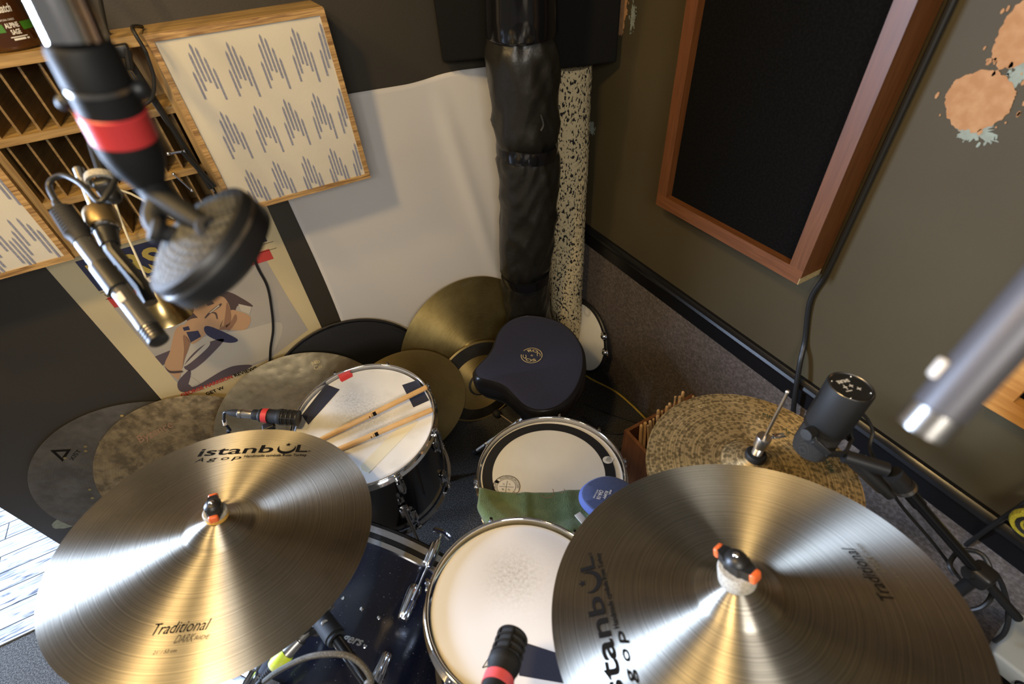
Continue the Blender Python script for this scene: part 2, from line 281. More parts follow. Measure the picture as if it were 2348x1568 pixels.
# ------------------------------------------------------------------ mesh building
ROOTM = {}
class MB:
    def __init__(s): s.v = []; s.f = []; s.mi = []; s.cur = 0; s.mats = []
    def use(s, m):
        m = M[m] if isinstance(m, str) else m
        if m not in s.mats: s.mats.append(m)
        s.cur = s.mats.index(m); return s
    def add(s, vs, fs):
        o = len(s.v); s.v += [V(p) for p in vs]
        for f in fs: s.f.append([o + i for i in f]); s.mi.append(s.cur)
        return s
    def box(s, c, size, mx=None):
        c = V(c); hx, hy, hz = size[0] / 2, size[1] / 2, size[2] / 2
        vs = [V((x, y, z)) for x in (-hx, hx) for y in (-hy, hy) for z in (-hz, hz)]
        vs = [(mx.to_3x3() @ p if mx else p) + c for p in vs]
        return s.add(vs, [(0, 1, 3, 2), (4, 6, 7, 5), (0, 4, 5, 1), (2, 3, 7, 6), (0, 2, 6, 4), (1, 5, 7, 3)])
    def rbox(s, c, size, r, mx=None, seg=3):
        """box with rounded edges"""
        bm = bmesh.new(); bmesh.ops.create_cube(bm, size=1)
        for v_ in bm.verts: v_.co = V((v_.co.x * size[0], v_.co.y * size[1], v_.co.z * size[2]))
        bmesh.ops.bevel(bm, geom=bm.edges[:], offset=r, segments=seg, profile=.5, affect='EDGES')
        bm.verts.index_update(); c = V(c)
        vs = [((mx.to_3x3() @ v_.co) if mx else v_.co.copy()) + c for v_ in bm.verts]; fs = [[v_.index for v_ in f.verts] for f in bm.faces]
        bm.free(); return s.add(vs, fs)
    def lathe(s, prof, mx=None, seg=64, closed=False, arc=None):
        n = len(prof); vs = []; fs = []
        a0, a1 = arc if arc else (0, 2 * PI); k = seg if not arc else seg + 1
        for i in range(k):
            a = a0 + (a1 - a0) * i / seg; ca, sa = math.cos(a), math.sin(a)
            for (r, z) in prof: vs.append(V((r * ca, r * sa, z)))
        if mx: vs = [mx @ p for p in vs]
        for i in range(seg):
            j = (i + 1) % k
            for q in range(n if closed else n - 1):
                q2 = (q + 1) % n; a, b, c, d = i * n + q, j * n + q, j * n + q2, i * n + q2
                if prof[q][0] < 1e-7 and prof[q2][0] < 1e-7: continue
                if prof[q][0] < 1e-7: fs.append((a, c, d))
                elif prof[q2][0] < 1e-7: fs.append((a, b, c))
                else: fs.append((a, b, c, d))
        return s.add(vs, fs)
    def cyl(s, p0, p1, r0, r1=None, seg=20, caps=True):
        r1 = r0 if r1 is None else r1; p0, p1 = V(p0), V(p1); m = axis_m(p0, p1 - p0); h = (p1 - p0).length
        pr = [(r0, 0), (r1, h)]
        if caps: pr = [(0, 0)] + pr + [(0, h)]
        return s.lathe(pr, m, seg)
    def tube(s, pts, r, seg=10, caps=True, smooth=0):
        pts = [V(p) for p in pts]
        if smooth: pts = spline(pts, smooth)
        n = len(pts); t0 = (pts[1] - pts[0]).normalized(); up = V((0, 0, 1)) if abs(t0.z) < .9 else V((1, 0, 0))
        nrm = t0.cross(up).normalized(); vs = []; fs = []
        for i, p in enumerate(pts):
            t = (pts[min(i + 1, n - 1)] - pts[max(i - 1, 0)]).normalized(); nrm = (nrm - t * nrm.dot(t)).normalized(); b = t.cross(nrm)
            rr = r(i / (n - 1)) if callable(r) else r
            for k in range(seg): a = 2 * PI * k / seg; vs.append(p + (nrm * math.cos(a) + b * math.sin(a)) * rr)
        for i in range(n - 1):
            for k in range(seg): k2 = (k + 1) % seg; fs.append((i * seg + k, i * seg + k2, (i + 1) * seg + k2, (i + 1) * seg + k))
        if caps: fs.append(tuple(range(seg))[::-1]); fs.append(tuple((n - 1) * seg + k for k in range(seg)))
        return s.add(vs, fs)
    def ball(s, c, r, mx=None, seg=20, rings=10, a0=-PI / 2):
        pr = [(r * math.cos(a0 + (PI / 2 - a0) * i / rings), r * math.sin(a0 + (PI / 2 - a0) * i / rings)) for i in range(rings + 1)]
        pr = [(0 if q[0] < 1e-6 else q[0], q[1]) for q in pr]
        return s.lathe(pr, Matrix.Translation(V(c)) @ (mx.to_4x4() if mx else Matrix()), seg)
    def prism(s, poly, mx, h):
        """outline in the XY plane of mx, from z=0 to z=h"""
        n = len(poly); vs = [mx @ V((p[0], p[1], 0)) for p in poly] + [mx @ V((p[0], p[1], h)) for p in poly]
        fs = [tuple(range(n))[::-1], tuple(range(n, 2 * n))] + [(i, (i + 1) % n, n + (i + 1) % n, n + i) for i in range(n)]
        return s.add(vs, fs)
    def poly(s, pts): return s.add(pts, [tuple(range(len(pts)))])
    def build(s, name, m=None, parent=None, sharp=35, local=False):
        """one mesh object; vertices are world coordinates unless local"""
        me = bpy.data.meshes.new(name)
        vs = s.v
        if parent is not None and not local:
            inv = full_m(parent).inverted(); vs = [inv @ p for p in vs]
        me.from_pydata([tuple(p) for p in vs], [], s.f)
        if m is not None: me.materials.append(M[m] if isinstance(m, str) else m)
        for q in s.mats:
            if q is not m: me.materials.append(q)
        off = 1 if (m is not None and s.mats) else 0
        if s.mats and m is None: me.polygons.foreach_set('material_index', s.mi)
        bm = bmesh.new(); bm.from_mesh(me); bmesh.ops.remove_doubles(bm, verts=bm.verts, dist=1e-6) if len(bm.verts) < 60000 else None
        bmesh.ops.recalc_face_normals(bm, faces=bm.faces) if s.fixn else None
        bm.to_mesh(me); bm.free()
        for p in me.polygons: p.use_smooth = True
        me.set_sharp_from_angle(angle=math.radians(sharp))
        o = bpy.data.objects.new(name, me); COL.objects.link(o)
        if parent is not None: o.parent = parent
        ROOTM[o.name] = full_m(parent) if parent is not None else Matrix()
        return o
    fixn = True
def full_m(o): return ROOTM.get(o.name, Matrix())
def axis_m(o, z, xh=None):
    z = V(z).normalized(); xh = V(xh) if xh is not None else (V((1, 0, 0)) if abs(z.x) < .9 else V((0, 1, 0)))
    x = (xh - z * xh.dot(z)).normalized(); y = z.cross(x)
    return Matrix((( x.x, y.x, z.x, o[0]), (x.y, y.y, z.y, o[1]), (x.z, y.z, z.z, o[2]), (0, 0, 0, 1)))
def spline(pts, k):
    out = []; n = len(pts)
    for i in range(n - 1):
        p0, p1, p2, p3 = pts[max(i - 1, 0)], pts[i], pts[i + 1], pts[min(i + 2, n - 1)]
        for j in range(k):
            t = j / k
            out.append(.5 * (2 * p1 + (p2 - p0) * t + (2 * p0 - 5 * p1 + 4 * p2 - p3) * t * t + (-p0 + 3 * p1 - 3 * p2 + p3) * t ** 3))
    return out + [pts[-1]]
def tag(o, label=None, cat=None, group=None, kind=None):
    if label: o['label'] = label
    if cat: o['category'] = cat
    if group: o['group'] = group
    if kind: o['kind'] = kind
    return o
def thing(name, label, cat, mx=None, group=None):
    o = bpy.data.objects.new(name, None); o.empty_display_size = .05; COL.objects.link(o)
    mx = mx if isinstance(mx, Matrix) else Matrix.Translation(V(mx))
    o.matrix_world = mx; ROOTM[o.name] = mx.copy()
    return tag(o, label, cat, group)
def copy_tree(o, parent=None, mx=None):
    c = o.copy(); COL.objects.link(c)
    if parent: c.parent = parent
    if mx is not None: c.matrix_world = mx; ROOTM[c.name] = mx.copy()
    for ch in list(o.children): copy_tree(ch, c)
    return c

# lettering: the built-in typeface turned into flat faces (u along the line, v up)
_tc = {}
def letters(txt, bold=0.0):
    key = (txt, bold)
    if key not in _tc:
        cu = bpy.data.curves.new('lettering', 'FONT'); cu.body = txt; cu.size = 1; cu.resolution_u = 3; cu.offset = bold
        o = bpy.data.objects.new('lettering', cu); COL.objects.link(o)
        dg = bpy.context.evaluated_depsgraph_get(); ev = o.evaluated_get(dg); me = ev.to_mesh()
        vs = [(p.co.x, p.co.y) for p in me.vertices]; fs = [tuple(p.vertices) for p in me.polygons]; ev.to_mesh_clear()
        bpy.data.objects.remove(o); bpy.data.curves.remove(cu); _tc[key] = (vs, fs)
    return _tc[key]
def text(mb, txt, place, h, w=None, shear=0, at=(0, 0), anchor='l', bold=0.0, arc=None):
    """place maps (u,v) to a point; h = cap height, w = full width if given; anchor l/c/r; arc=(radius, angle) sets the line on a circle"""
    vs, fs = letters(txt, bold)
    if not vs: return
    x0, x1 = min(p[0] for p in vs), max(p[0] for p in vs); ks = h / .72; kx = ks if w is None else w / (x1 - x0)
    W_ = (x1 - x0) * kx; off = {'l': 0, 'c': -W_ / 2, 'r': -W_}[anchor]; out = []
    for (x, y) in vs:
        u = (x - x0) * kx + off; v = y * ks; u += shear * v
        if arc: a = arc[1] - u / arc[0]; rr = arc[0] + v; u, v = rr * math.cos(a), rr * math.sin(a)
        out.append(place(u + at[0], v + at[1]))
    mb.add(out, fs)
def ring(mb, place, r0, r1, seg=48, c=(0, 0), a0=0, a1=2 * PI):
    vs = []; fs = []
    for i in range(seg + 1):
        a = a0 + (a1 - a0) * i / seg
        for r in (r0, r1): vs.append(place(c[0] + r * math.cos(a), c[1] + r * math.sin(a)))
    for i in range(seg): fs.append((2 * i, 2 * i + 1, 2 * i + 3, 2 * i + 2))
    mb.add(vs, fs)
def flat(mx, lift=0): return lambda u, v: mx @ V((u, v, lift))

# ------------------------------------------------------------------ the setting
def struct(name, mb, m): return tag(mb.build(name, m), kind='structure')
b = MB(); b.box((.2, -.1, -.05), (5.4, 5.2, .1)); struct('floor', b, 'carpet')
b = MB(); b.box((-2.05, 2.0, .003), (1.84, 1.56, .006)); o = struct('trim_1', b, 'planks')
WH = 2.6
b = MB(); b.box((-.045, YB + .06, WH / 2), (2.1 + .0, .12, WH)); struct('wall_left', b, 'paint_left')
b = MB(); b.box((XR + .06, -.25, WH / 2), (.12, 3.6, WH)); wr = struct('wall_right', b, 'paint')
# carpeted wainscot and black chair rail on the right wall
b = MB(); b.box((XR - .003, -.3, .30), (.008, 3.40, .60)); struct('trim_2', b, 'wainscot')
prof = [(0, .592), (.013, .592), (.013, .640), (.021, .644), (.024, .652), (.021, .660), (.014, .664), (.010, .668), (0, .668)]
b = MB(); n = len(prof); vs = [V((XR - p[0], y, p[1])) for y in (-2.0, YB) for p in prof]
b.add(vs, [(i, (i + 1) % n, n + (i + 1) % n, n + i) for i in range(n)] + [tuple(range(n)), tuple(range(n, 2 * n))[::-1]]); struct('trim_3', b, 'trim')
# seam strip across the wainscot
b = MB(); b.box((XR - .0078, .20, .296), (.004, .012, .59)); struct('trim_4', b, 'trim')

def blotch(mb, cy, cz, ry, rz, seed, x=XR - .0012, n=110, rough=.10, tail=0):
    c = V((x, cy, cz)); pts = []
    for i in range(n):
        a = 2 * PI * i / n; p = V((math.cos(a) * 1.3, math.sin(a) * 1.3, seed * 7.1))
        k = 1 + rough * noise.noise(p * 1.3) + rough * .7 * noise.noise(p * 4) + rough * .5 * noise.noise(p * 13)
        dz = math.sin(a) * rz * k - (tail * max(0, -math.sin(a)) ** 4 * (.5 + .5 * noise.noise(p * 6)))
        pts.append(V((x, cy + math.cos(a) * ry * k, cz + dz)))
    mb.add([c] + pts, [(0, 1 + i, 1 + (i + 1) % n) for i in range(n)])
    rnd = random.Random(seed)
    for _ in range(12):   # spatter
        a = rnd.uniform(0, 2 * PI); k = rnd.uniform(1.16, 1.34); y0 = cy + math.cos(a) * ry * k; z0 = cz + math.sin(a) * rz * k; q = rnd.uniform(.001, .0035)
        mb.add([V((x, y0 + q * math.cos(t) * rnd.uniform(.6, 1.2), z0 + q * 1.6 * math.sin(t))) for t in [j * PI / 3 for j in range(6)]], [(0, 1, 2, 3, 4, 5)])
def wr_yz(px, py): p = seen(px, py, x=XR); return p.y, p.z
y0, z0 = wr_yz(2243, 228); b = MB(); blotch(b, y0, z0, .045, .040, 3, tail=.012)
y0, z0 = wr_yz(2352, 70); blotch(b, y0, z0, .030, .047, 5)
y0, z0 = wr_yz(1424, 20); blotch(b, y0, z0, .026, .050, 8, tail=.03, rough=.3); b.build('orange_filler_patch', 'orange', wr)
b = MB(); y0, z0 = wr_yz(1451, 40); blotch(b, y0, z0, .010, .030, 11, x=XR - .0008, rough=.5); y0, z0 = wr_yz(1358, 293); blotch(b, y0, z0, .014, .020, 12, rough=.3)
y0, z0 = wr_yz(2240, 300); blotch(b, y0, z0, .024, .016, 14, x=XR - .0008, rough=.6); y0, z0 = wr_yz(2346, 160); blotch(b, y0, z0, .012, .022, 15, x=XR - .0008, rough=.5)
b.build('grey_filler_patch', 'grey_filler', wr)
wlft = bpy.data.objects['wall_left']; b = MB(); q = seen(158, 1194, y=YB); n = 40
b.add([V((q.x + .045 * math.cos(2 * PI * i / n) * (1 + .2 * noise.noise(V((i * .4, 1, 0)))), YB - .0008, q.z + .03 * math.sin(2 * PI * i / n))) for i in range(n)], [tuple(range(n))]); b.build('grey_filler_patch', 'grey_filler', wlft)

# ------------------------------------------------------------------ white sheet pinned on the left wall
def cloth():
    x0, x1, z0, z1 = .022, .80, .12, 1.258; nx, nz = 60, 80; vs = []; fs = []
    for j in range(nz + 1):
        for i in range(nx + 1):
            u, w = i / nx, j / nz; x = x0 + (x1 - x0) * u + .010 * (1 - w) * (1 - u) - .004 * math.sin(w * 9)* (1-u); z = z0 + (z1 - z0) * w
            z -= .006 * math.sin(u * PI * 3) ** 2 * w + .004 * noise.noise(V((u * 6, 0, 0))) * w
            d = .006 + .006 * noise.noise(V((u * 3.2 + w * 1.2, w * 1.1, 3))) + .005 * math.sin((u * 1.6 + w * .7) * 6)
            d += .012 * math.exp(-((u - .62 - .25 * (1 - w)) / .035) ** 2) * (1 - abs(w - .6)) * .8
            vs.append(V((x, YB - .004 - max(0, d) * min(1, 6 * (1 - w) + .15), z)))
    for j in range(nz):
        for i in range(nx): a = j * (nx + 1) + i; fs.append((a, a + 1, a + nx + 2, a + nx + 1))
    return vs, fs
b = MB(); b.add(*cloth()); o = b.build('hanging_sheet', 'cloth', sharp=180)
md = o.modifiers.new('cloth_thickness', 'SOLIDIFY'); md.thickness = .0015; md.offset = 1
tag(o, 'plain white cotton sheet hung flat on the dark wall behind the leaning cymbals', 'sheet')

# ------------------------------------------------------------------ poster
def wl(px, py, k=0): return seen(px, py, y=YB - .0022 - k * .0004)
def cr(pts, k):
    q = [V((a, c, 0)) for a, c in pts]
    if k >= 1 and len(q) > 4:   # printed shapes with soft outlines
        n = len(q); q = spline([q[-1]] + q + [q[0], q[1]], 5)[5:5 + 5 * n]
    return [wl(100 + .3407 * p.x, 550 + .3407 * p.y, k) for p in q]
b = MB(); PX0, PX1, PZ0, PZ1 = -.560, -.037, .24, 1.10
b.use('paper').box(((PX0 + PX1) / 2, YB - .0012, (PZ0 + PZ1) / 2), (PX1 - PX0, .0012, PZ1 - PZ0))
def prect(x0, x1, z0, z1, k): y = YB - .0022 - k * .0004; b.poly([V((x0, y, z0)), V((x1, y, z0)), V((x1, y, z1)), V((x0, y, z1))])
b.use('photo_grey'); b.poly(cr([(470, 455), (1300, 180), (1480, 105), (1640, 380), (1780, 605), (1520, 800), (1400, 850), (950, 1022)], 0))
b.use('photo_plum'); b.poly(cr([(748, 785), (858, 740), (870, 800), (800, 845)], 1))
b.poly(cr([(1430, 130), (1480, 108), (1640, 385), (1560, 420)], 1)) if False else None
b.use('photo_hair'); b.poly(cr([(900, 400), (1000, 340), (1220, 345), (1330, 390), (1410, 448), (1310, 440), (1270, 520), (1130, 620), (1000, 570), (935, 500)], 1))
b.use('photo_skin'); b.poly(cr([(985, 445), (1080, 400), (1190, 378), (1240, 420), (1262, 500), (1250, 570), (1190, 605), (1110, 570), (1030, 515)], 2))
b.poly(cr([(1250, 480), (1310, 480), (1392, 520), (1362, 600), (1250, 606), (1185, 590)], 2))
b.poly(cr([(890, 600), (960, 578), (985, 690), (950, 800), (915, 925), (890, 930), (815, 850), (850, 750)], 2))
b.poly(cr([(940, 595), (985, 535), (1080, 528), (1140, 585), (1100, 625), (1030, 690), (985, 690)], 3))
b.use('photo_shade'); b.poly(cr([(1180, 600), (1250, 560), (1290, 500), (1300, 540), (1255, 606), (1230, 606)], 3))
b.poly(cr([(1235, 420), (1262, 500), (1250, 570), (1215, 590), (1225, 480)], 3)); b.poly(cr([(940, 640), (985, 690), (950, 800), (935, 860), (945, 740)], 3))
b.use('photo_hair'); b.poly(cr([(1092, 428), (1130, 410), (1150, 428), (1105, 445)], 3)); b.poly(cr([(1020, 450), (1055, 428), (1060, 436), (1028, 460)], 3))
b.poly(cr([(1085, 520), (1120, 480), (1190, 428), (1192, 445), (1130, 490), (1092, 526)], 3)); b.poly(cr([(1120, 490), (1160, 488), (1172, 528), (1164, 530), (1152, 498)], 4))
b.use('photo_shirt'); b.poly(cr([(1112, 492), (1180, 436), (1184, 446), (1124, 492)], 4))
b.poly(cr([(1310, 430), (1400, 450), (1385, 500), (1330, 478)], 3))
b.poly(cr([(1000, 690), (1140, 640), (1362, 602), (1600, 560), (1540, 760), (1380, 845), (1000, 1000), (930, 940), (935, 860)], 1))
b.use('photo_navy'); b.poly(cr([(1080, 590), (1130, 585), (1300, 665), (1270, 692), (1180, 680), (1100, 640)], 4)); b.poly(cr([(935, 590), (975, 580), (985, 605), (945, 612)], 5)); b.poly(cr([(960, 620), (1040, 610), (1060, 650), (990, 690)], 4))
b.use('photo_plum'); b.poly(cr([(945, 850), (1010, 760), (1110, 690), (1215, 670), (1120, 780), (1040, 850), (985, 880)], 4))
b.poly(cr([(900, 968), (950, 900), (990, 880), (1000, 990), (1200, 880), (1300, 845), (1400, 852), (1150, 960), (945, 1025)], 4))
b.use('photo_shirt'); b.poly(cr([(950, 840), (1090, 700), (1120, 690), (1100, 730), (985, 830)], 5)); b.poly(cr([(975, 970), (990, 920), (1050, 960), (1000, 985)], 5))
b.use('photo_hair'); b.poly(cr([(815, 850), (850, 880), (930, 880), (930, 892), (850, 895)], 4))
# masthead, strap line, red label, headlines
pmx = lambda u, v: V((u, YB - .0048, v))
zt0, zt1 = wl(226, 668).z, wl(172, 600).z
b.use('photo_navy'); prect(-.502, -.075, zt0, zt1, 0)
b.use('photo_yellow'); hh = (zt1 - zt0) * .70; zb = zt0 + (zt1 - zt0) * .14
text(b, 'M', pmx, hh, w=.052, at=(-.490, zb), bold=.03); text(b, 'RS', pmx, hh, w=.092, at=(wl(305, 640).x, zb), bold=.03)
b.use('ink'); text(b, 'Vol.', pmx, .010, at=(-.497, zt0 - .022)); prect(-.502, -.06, zt0 - .028, zt0 - .0268, 3); prect(-.502, -.06, zt0 - .006, zt0 - .0048, 3)
zr1 = wl(245, 683).z; zr0 = zr1 - .034
b.use('photo_red'); prect(-.498, -.08, zr0, zr1, 1)
b.use('white_ink'); xe = wl(308, 680).x; text(b, 'eah', pmx, .020, at=(xe, zr0 + .008), bold=.02)
b.use('photo_red'); p0, p1 = wl(408, 906), wl(531, 861); text(b, 'GEORGE HARRISON', pmx, .0135, w=p1.x - wl(424, 907).x + .008, at=(wl(424, 907).x - .008, wl(531, 866).z), bold=.03)
b.use('ink'); text(b, 'REVIEWS', pmx, .0125, w=.072, at=(p1.x + .007, wl(531, 866).z), bold=.02); text(b, 'GET W', pmx, .0125, at=(wl(474, 905).x, wl(474, 905).z), bold=.02)
o = b.build('poster', None, sharp=20); tag(o, 'cream music poster of a laughing person with raised hand, under the wooden rack', 'poster')

# ------------------------------------------------------------------ wooden wall rack with two fabric doors
UY0 = 1.30; ZB, ZT = 1.085, 1.466
rk = thing('wall_rack', 'golden wooden wall rack with slatted cubbies and two stripe-patterned cotton doors', 'rack', (-.28, YB, ZB))
b = MB(); b.box((-.285, (UY0 + YB) / 2, ZT - .009), (1.045, YB - UY0, .018)); b.build('top_board', 'oak_x', rk)
b = MB(); b.box((-.285, (UY0 + YB) / 2, ZB + .007), (1.045, YB - UY0, .014)); b.build('bottom_board', 'oak_x', rk)
for x in (-.443, -.117): b = MB(); b.box((x, (UY0 + YB) / 2 + .001, (ZB + ZT) / 2 - .002), (.014, YB - UY0 - .002, ZT - ZB - .032)); b.build('side_board', 'oak_z', rk)
for x in (-.801, .231): b = MB(); b.box((x, (UY0 + YB) / 2 + .001, (ZB + ZT) / 2 - .002), (.012, YB - UY0 - .002, ZT - ZB - .032)); b.build('end_board', 'oak_z', rk)
b = MB(); b.box((-.28, YB - .004, (ZB + ZT) / 2), (.31, .006, ZT - ZB - .03)); b.build('back_board', 'oak_z', rk)
zr = [(1.338, 1.448), (1.210, 1.324), (1.099, 1.196)]
for z in (1.331, 1.203): b = MB(); b.box((-.28, (UY0 + YB) / 2 - .002, z), (.312, YB - UY0 - .008, .014)); b.build('shelf', 'oak_x', rk)
for (z0, z1) in zr:
    for k in range(10):
        x = -.4255 + .0325 * k
        if z0 > 1.3 and x > -.20: continue
        b = MB(); b.box((x, (UY0 + YB) / 2 + .002, (z0 + z1) / 2), (.004, YB - UY0 - .018, z1 - z0)); b.build('slat', 'oak_y', rk)
def motif(mb, cx, cz, flip=1):
    for k, dz, ln in ((-2.5, -.030, .045), (-1.5, -.006, .060), (-.5, .010, .058), (.5, .004, .055), (1.5, -.012, .050), (2.5, -.034, .052)):
        x = cx + k * .0078; z = cz + flip * dz; ln *= 1.2; w = .0020
        mb.add([V((x - w, UY0 - .0112, z - ln / 2)), V((x + w, UY0 - .0112, z - ln / 2)), V((x + w, UY0 - .0112, z + ln / 2 - .006)), V((x, UY0 - .0112, z + ln / 2)), V((x - w, UY0 - .0112, z + ln / 2 - .006))], [(0, 1, 2, 3, 4)])
def door(x0, x1, marks, flip):
    d = MB(); z0, z1 = ZB + .001, ZT - .001; t = .012
    d.box(((x0 + x1) / 2, UY0 - .006, z1 - t / 2), (x1 - x0, .012, t)); d.box(((x0 + x1) / 2, UY0 - .006, z0 + t / 2), (x1 - x0, .012, t))
    for x in (x0 + t / 2, x1 - t / 2): d.box((x, UY0 - .006, (z0 + z1) / 2), (t, .012, z1 - z0 - 2 * t))
    dr = d.build('door', 'ply', rk)
    f = MB(); f.use('fabric'); nx = 24; vs = []; fs = []
    for j in range(nx + 1):
        for i in range(nx + 1):
            u, w = i / nx, j / nx; e = min(u, 1 - u, w, 1 - w)
            vs.append(V((x0 + t + (x1 - x0 - 2 * t) * u, UY0 - .0105 + .0015 * max(0, 1 - e * 14) + .0012 * max(0, noise.noise(V((u * 5, w * 5, x0)))), z0 + t + (z1 - z0 - 2 * t) * w)))
    for j in range(nx):
        for i in range(nx): a = j * (nx + 1) + i; fs.append((a, a + 1, a + nx + 2, a + nx + 1))
    f.add(vs, fs); f.use('stripe')
    for (px, py) in marks:
        p = seen(px, py, y=UY0 - .011)
        g = MB(); motif(g, p.x, p.z, flip); keep = []
        for k in range(0, len(g.v), 5):
            q = g.v[k:k + 5]
            if min(a.x for a in q) < x0 + t or max(a.x for a in q) > x1 - t: continue
            for a in q: a.z = min(max(a.z, z0 + t), z1 - t)
            if q[3].z - q[0].z > .008: f.add(q, [(0, 1, 2, 3, 4)])
    f.build('fabric_panel', None, dr, sharp=60)
door(-.110, .237, [(372, 190), (463, 155), (545, 150), (618, 132), (690, 117), (752, 105), (452, 338), (530, 302), (605, 288), (670, 272), (735, 258), (792, 246), (585, 428), (645, 408), (712, 396), (772, 378), (826, 366)], 1)
door(-.807, -.450, [(45, 572), (108, 548), (-20, 600), (12, 420)], -1)

# candle jar and matchbox on the rack
def jar():
    c = V((-.322, 1.367, ZT)); j = thing('candle_jar', 'amber glass candle jar with white lettering standing on the wooden rack', 'candle', c)
    r = .046; b = MB(); m = Matrix.Translation(c)
    b.lathe([(0, 0), (r - .006, 0), (r - .001, .004), (r, .009), (r, .098), (r - .003, .104), (r - .008, .106), (r - .008, .09), (0, .09)], m, 56); b.build('jar', 'jar_glass', j)
    f0 = math.atan2(0 - c.y, 0 - c.x)
    def pl(u, v): a = f0 + (u + .016) / r; return c + V((math.cos(a) * (r + .0004), math.sin(a) * (r + .0004), v))
    t = MB(); text(t, 'Squatch', pl, .012, w=.030, at=(-.022, .058), shear=.25, bold=.02); text(t, 'NATURAL CANDLE', pl, .0028, w=.022, at=(-.008, .046), anchor='c')
    text(t, 'ALPINE', pl, .0072, w=.021, at=(-.006, .0355), anchor='c', bold=.03); text(t, 'SAGE', pl, .0072, w=.0145, at=(-.0055, .0255), anchor='c', bold=.03)
    for (u0, u1, v0, v1) in ((-.018, .008, .0208, .0222), (-.015, .003, .0165, .0195), (.005, .009, .0165, .019)): t.add([pl(u0 + (u1 - u0) * i / 6, v) for v in (v0, v1) for i in range(7)], [(i, i + 1, i + 8, i + 7) for i in range(6)])
    t.build('label_lettering', 'white_ink', j)
    for (u0, u1) in ((-.050, -.019), (.008, .040)):
        g = MB(); g.add([pl(u0 + (u1 - u0) * i / 12, v) for v in (.030, .042) for i in range(13)], [(i, i + 1, i + 14, i + 13) for i in range(12)]); g.build('label_band', 'green_label', j)
jar()
mbx = thing('matchbox', 'small black and white matchbox lying on top of the wooden rack', 'box', (-.196, 1.355, ZT))
mr = Matrix.Rotation(math.radians(-6), 4, 'Z'); b = MB(); b.box((-.196, 1.355, ZT + .0065), (.050, .034, .012), mr); b.build('sleeve', 'black', mbx)
b = MB(); b.box(V((-.196, 1.355, ZT + .006)) + mr.to_3x3() @ V((-.004, -.0176, -.0005)), (.042, .0012, .0095), mr); b.build('white_side', 'white_card', mbx)
# cable hooked over the rack, disappearing behind the poster side
b = MB(); b.tube([seen(322, 245, y=1.272), seen(348, 225, y=1.268), seen(353, 180, y=1.268), seen(338, 130, y=1.270), V((-.118, 1.268, ZT - .02)), V((-.121, 1.275, ZT + .012)), V((-.119, 1.32, ZT + .012)), V((-.112, 1.37, ZT + .004))], .0035, smooth=8)
tag(b.build('hooked_cable', 'cable'), 'thin black cable hooked over the top edge of the wooden rack', 'cable')

# folded black stand hung in front of the cubbies
st = thing('folded_stand', 'folded thin black metal stand leaning in the cubbies of the wooden rack', 'stand', seen(380, 270, y=1.28))
b = MB(); a0, a1 = seen(286, 122, y=1.281), seen(484, 432, y=1.281); b.tube([a0, a1], .006, 8); b.build('outer_rod', 'black', st)
b = MB(); b.tube([seen(300, 165, y=1.283), seen(492, 440, y=1.283)], .0018, 6); b.build('inner_rod', 'steel', st)
b = MB(); b.tube([seen(416, 345, y=1.272), seen(492, 428, y=1.272)], .0055, 8); b.build('lower_rod', 'black', st)
b = MB(); b.tube([seen(386, 352, y=1.270), seen(424, 346, y=1.270)], .0028, 8); b.ball(seen(386, 352, y=1.270), .0042); b.build('thumb_screw', 'chrome', st)
b = MB(); b.rbox(seen(281, 116, y=1.279), (.026, .02, .022), .004); b.build('head_joint', 'black', st)
b = MB(); b.tube([seen(292, 112, y=1.272), seen(299, 160, y=1.272)], .0065, 8); b.build('sleeve', 'black', st)
b = MB(); b.tube([seen(398, 398, y=1.284), seen(440, 436, y=1.284)], .003, 8); b.ball(seen(440, 436, y=1.28), .004); b.ball(seen(398, 399, y=1.28), .0035); b.build('end_stud', 'chrome', st)

# brass bell on a pale rod
bl = thing('hanging_bell', 'small brass bell on a thin pale rod hanging before the poster', 'bell', seen(340, 640, y=1.24))
b = MB(); b.tube([V((-.235, 1.302, 1.11)), seen(262, 440, y=1.285), seen(336, 640, y=1.24)], .0026, 8, smooth=6); b.build('rod', 'pale_tape', bl)
b0, b1 = seen(338, 640, y=1.24), seen(385, 722, y=1.24); mx = axis_m(b0, b1 - b0); h = (b1 - b0).length
b = MB(); b.lathe([(.004, 0), (.010, .004), (.015, .018), (.020, h * .30), (.032, h * .46), (.044, h * .64), (.051, h * .82), (.056, h * .97), (.058, h), (.056, h), (.049, h * .82), (.030, h * .50), (.0, h * .4)], mx, 48); b.build('bell_cup', 'brass', bl)
b = MB(); b.lathe([(.0052, -.006), (.0098, .003), (.0138, .018), (.0150, .024)], mx, 32); b.build('collar', 'white_card', bl)

# black cable hanging over the poster
b = MB(); yy = YB - .010; b.tube([seen(560, 505, y=yy), seen(585, 600, y=yy), seen(612, 655, y=yy), seen(622, 705, y=yy), seen(626, 755, y=yy), seen(620, 800, y=yy), seen(618, 850, y=yy)], .0036, smooth=8)
tag(b.build('wall_cable', 'cable'), 'black cable hanging down over the right part of the poster', 'cable')

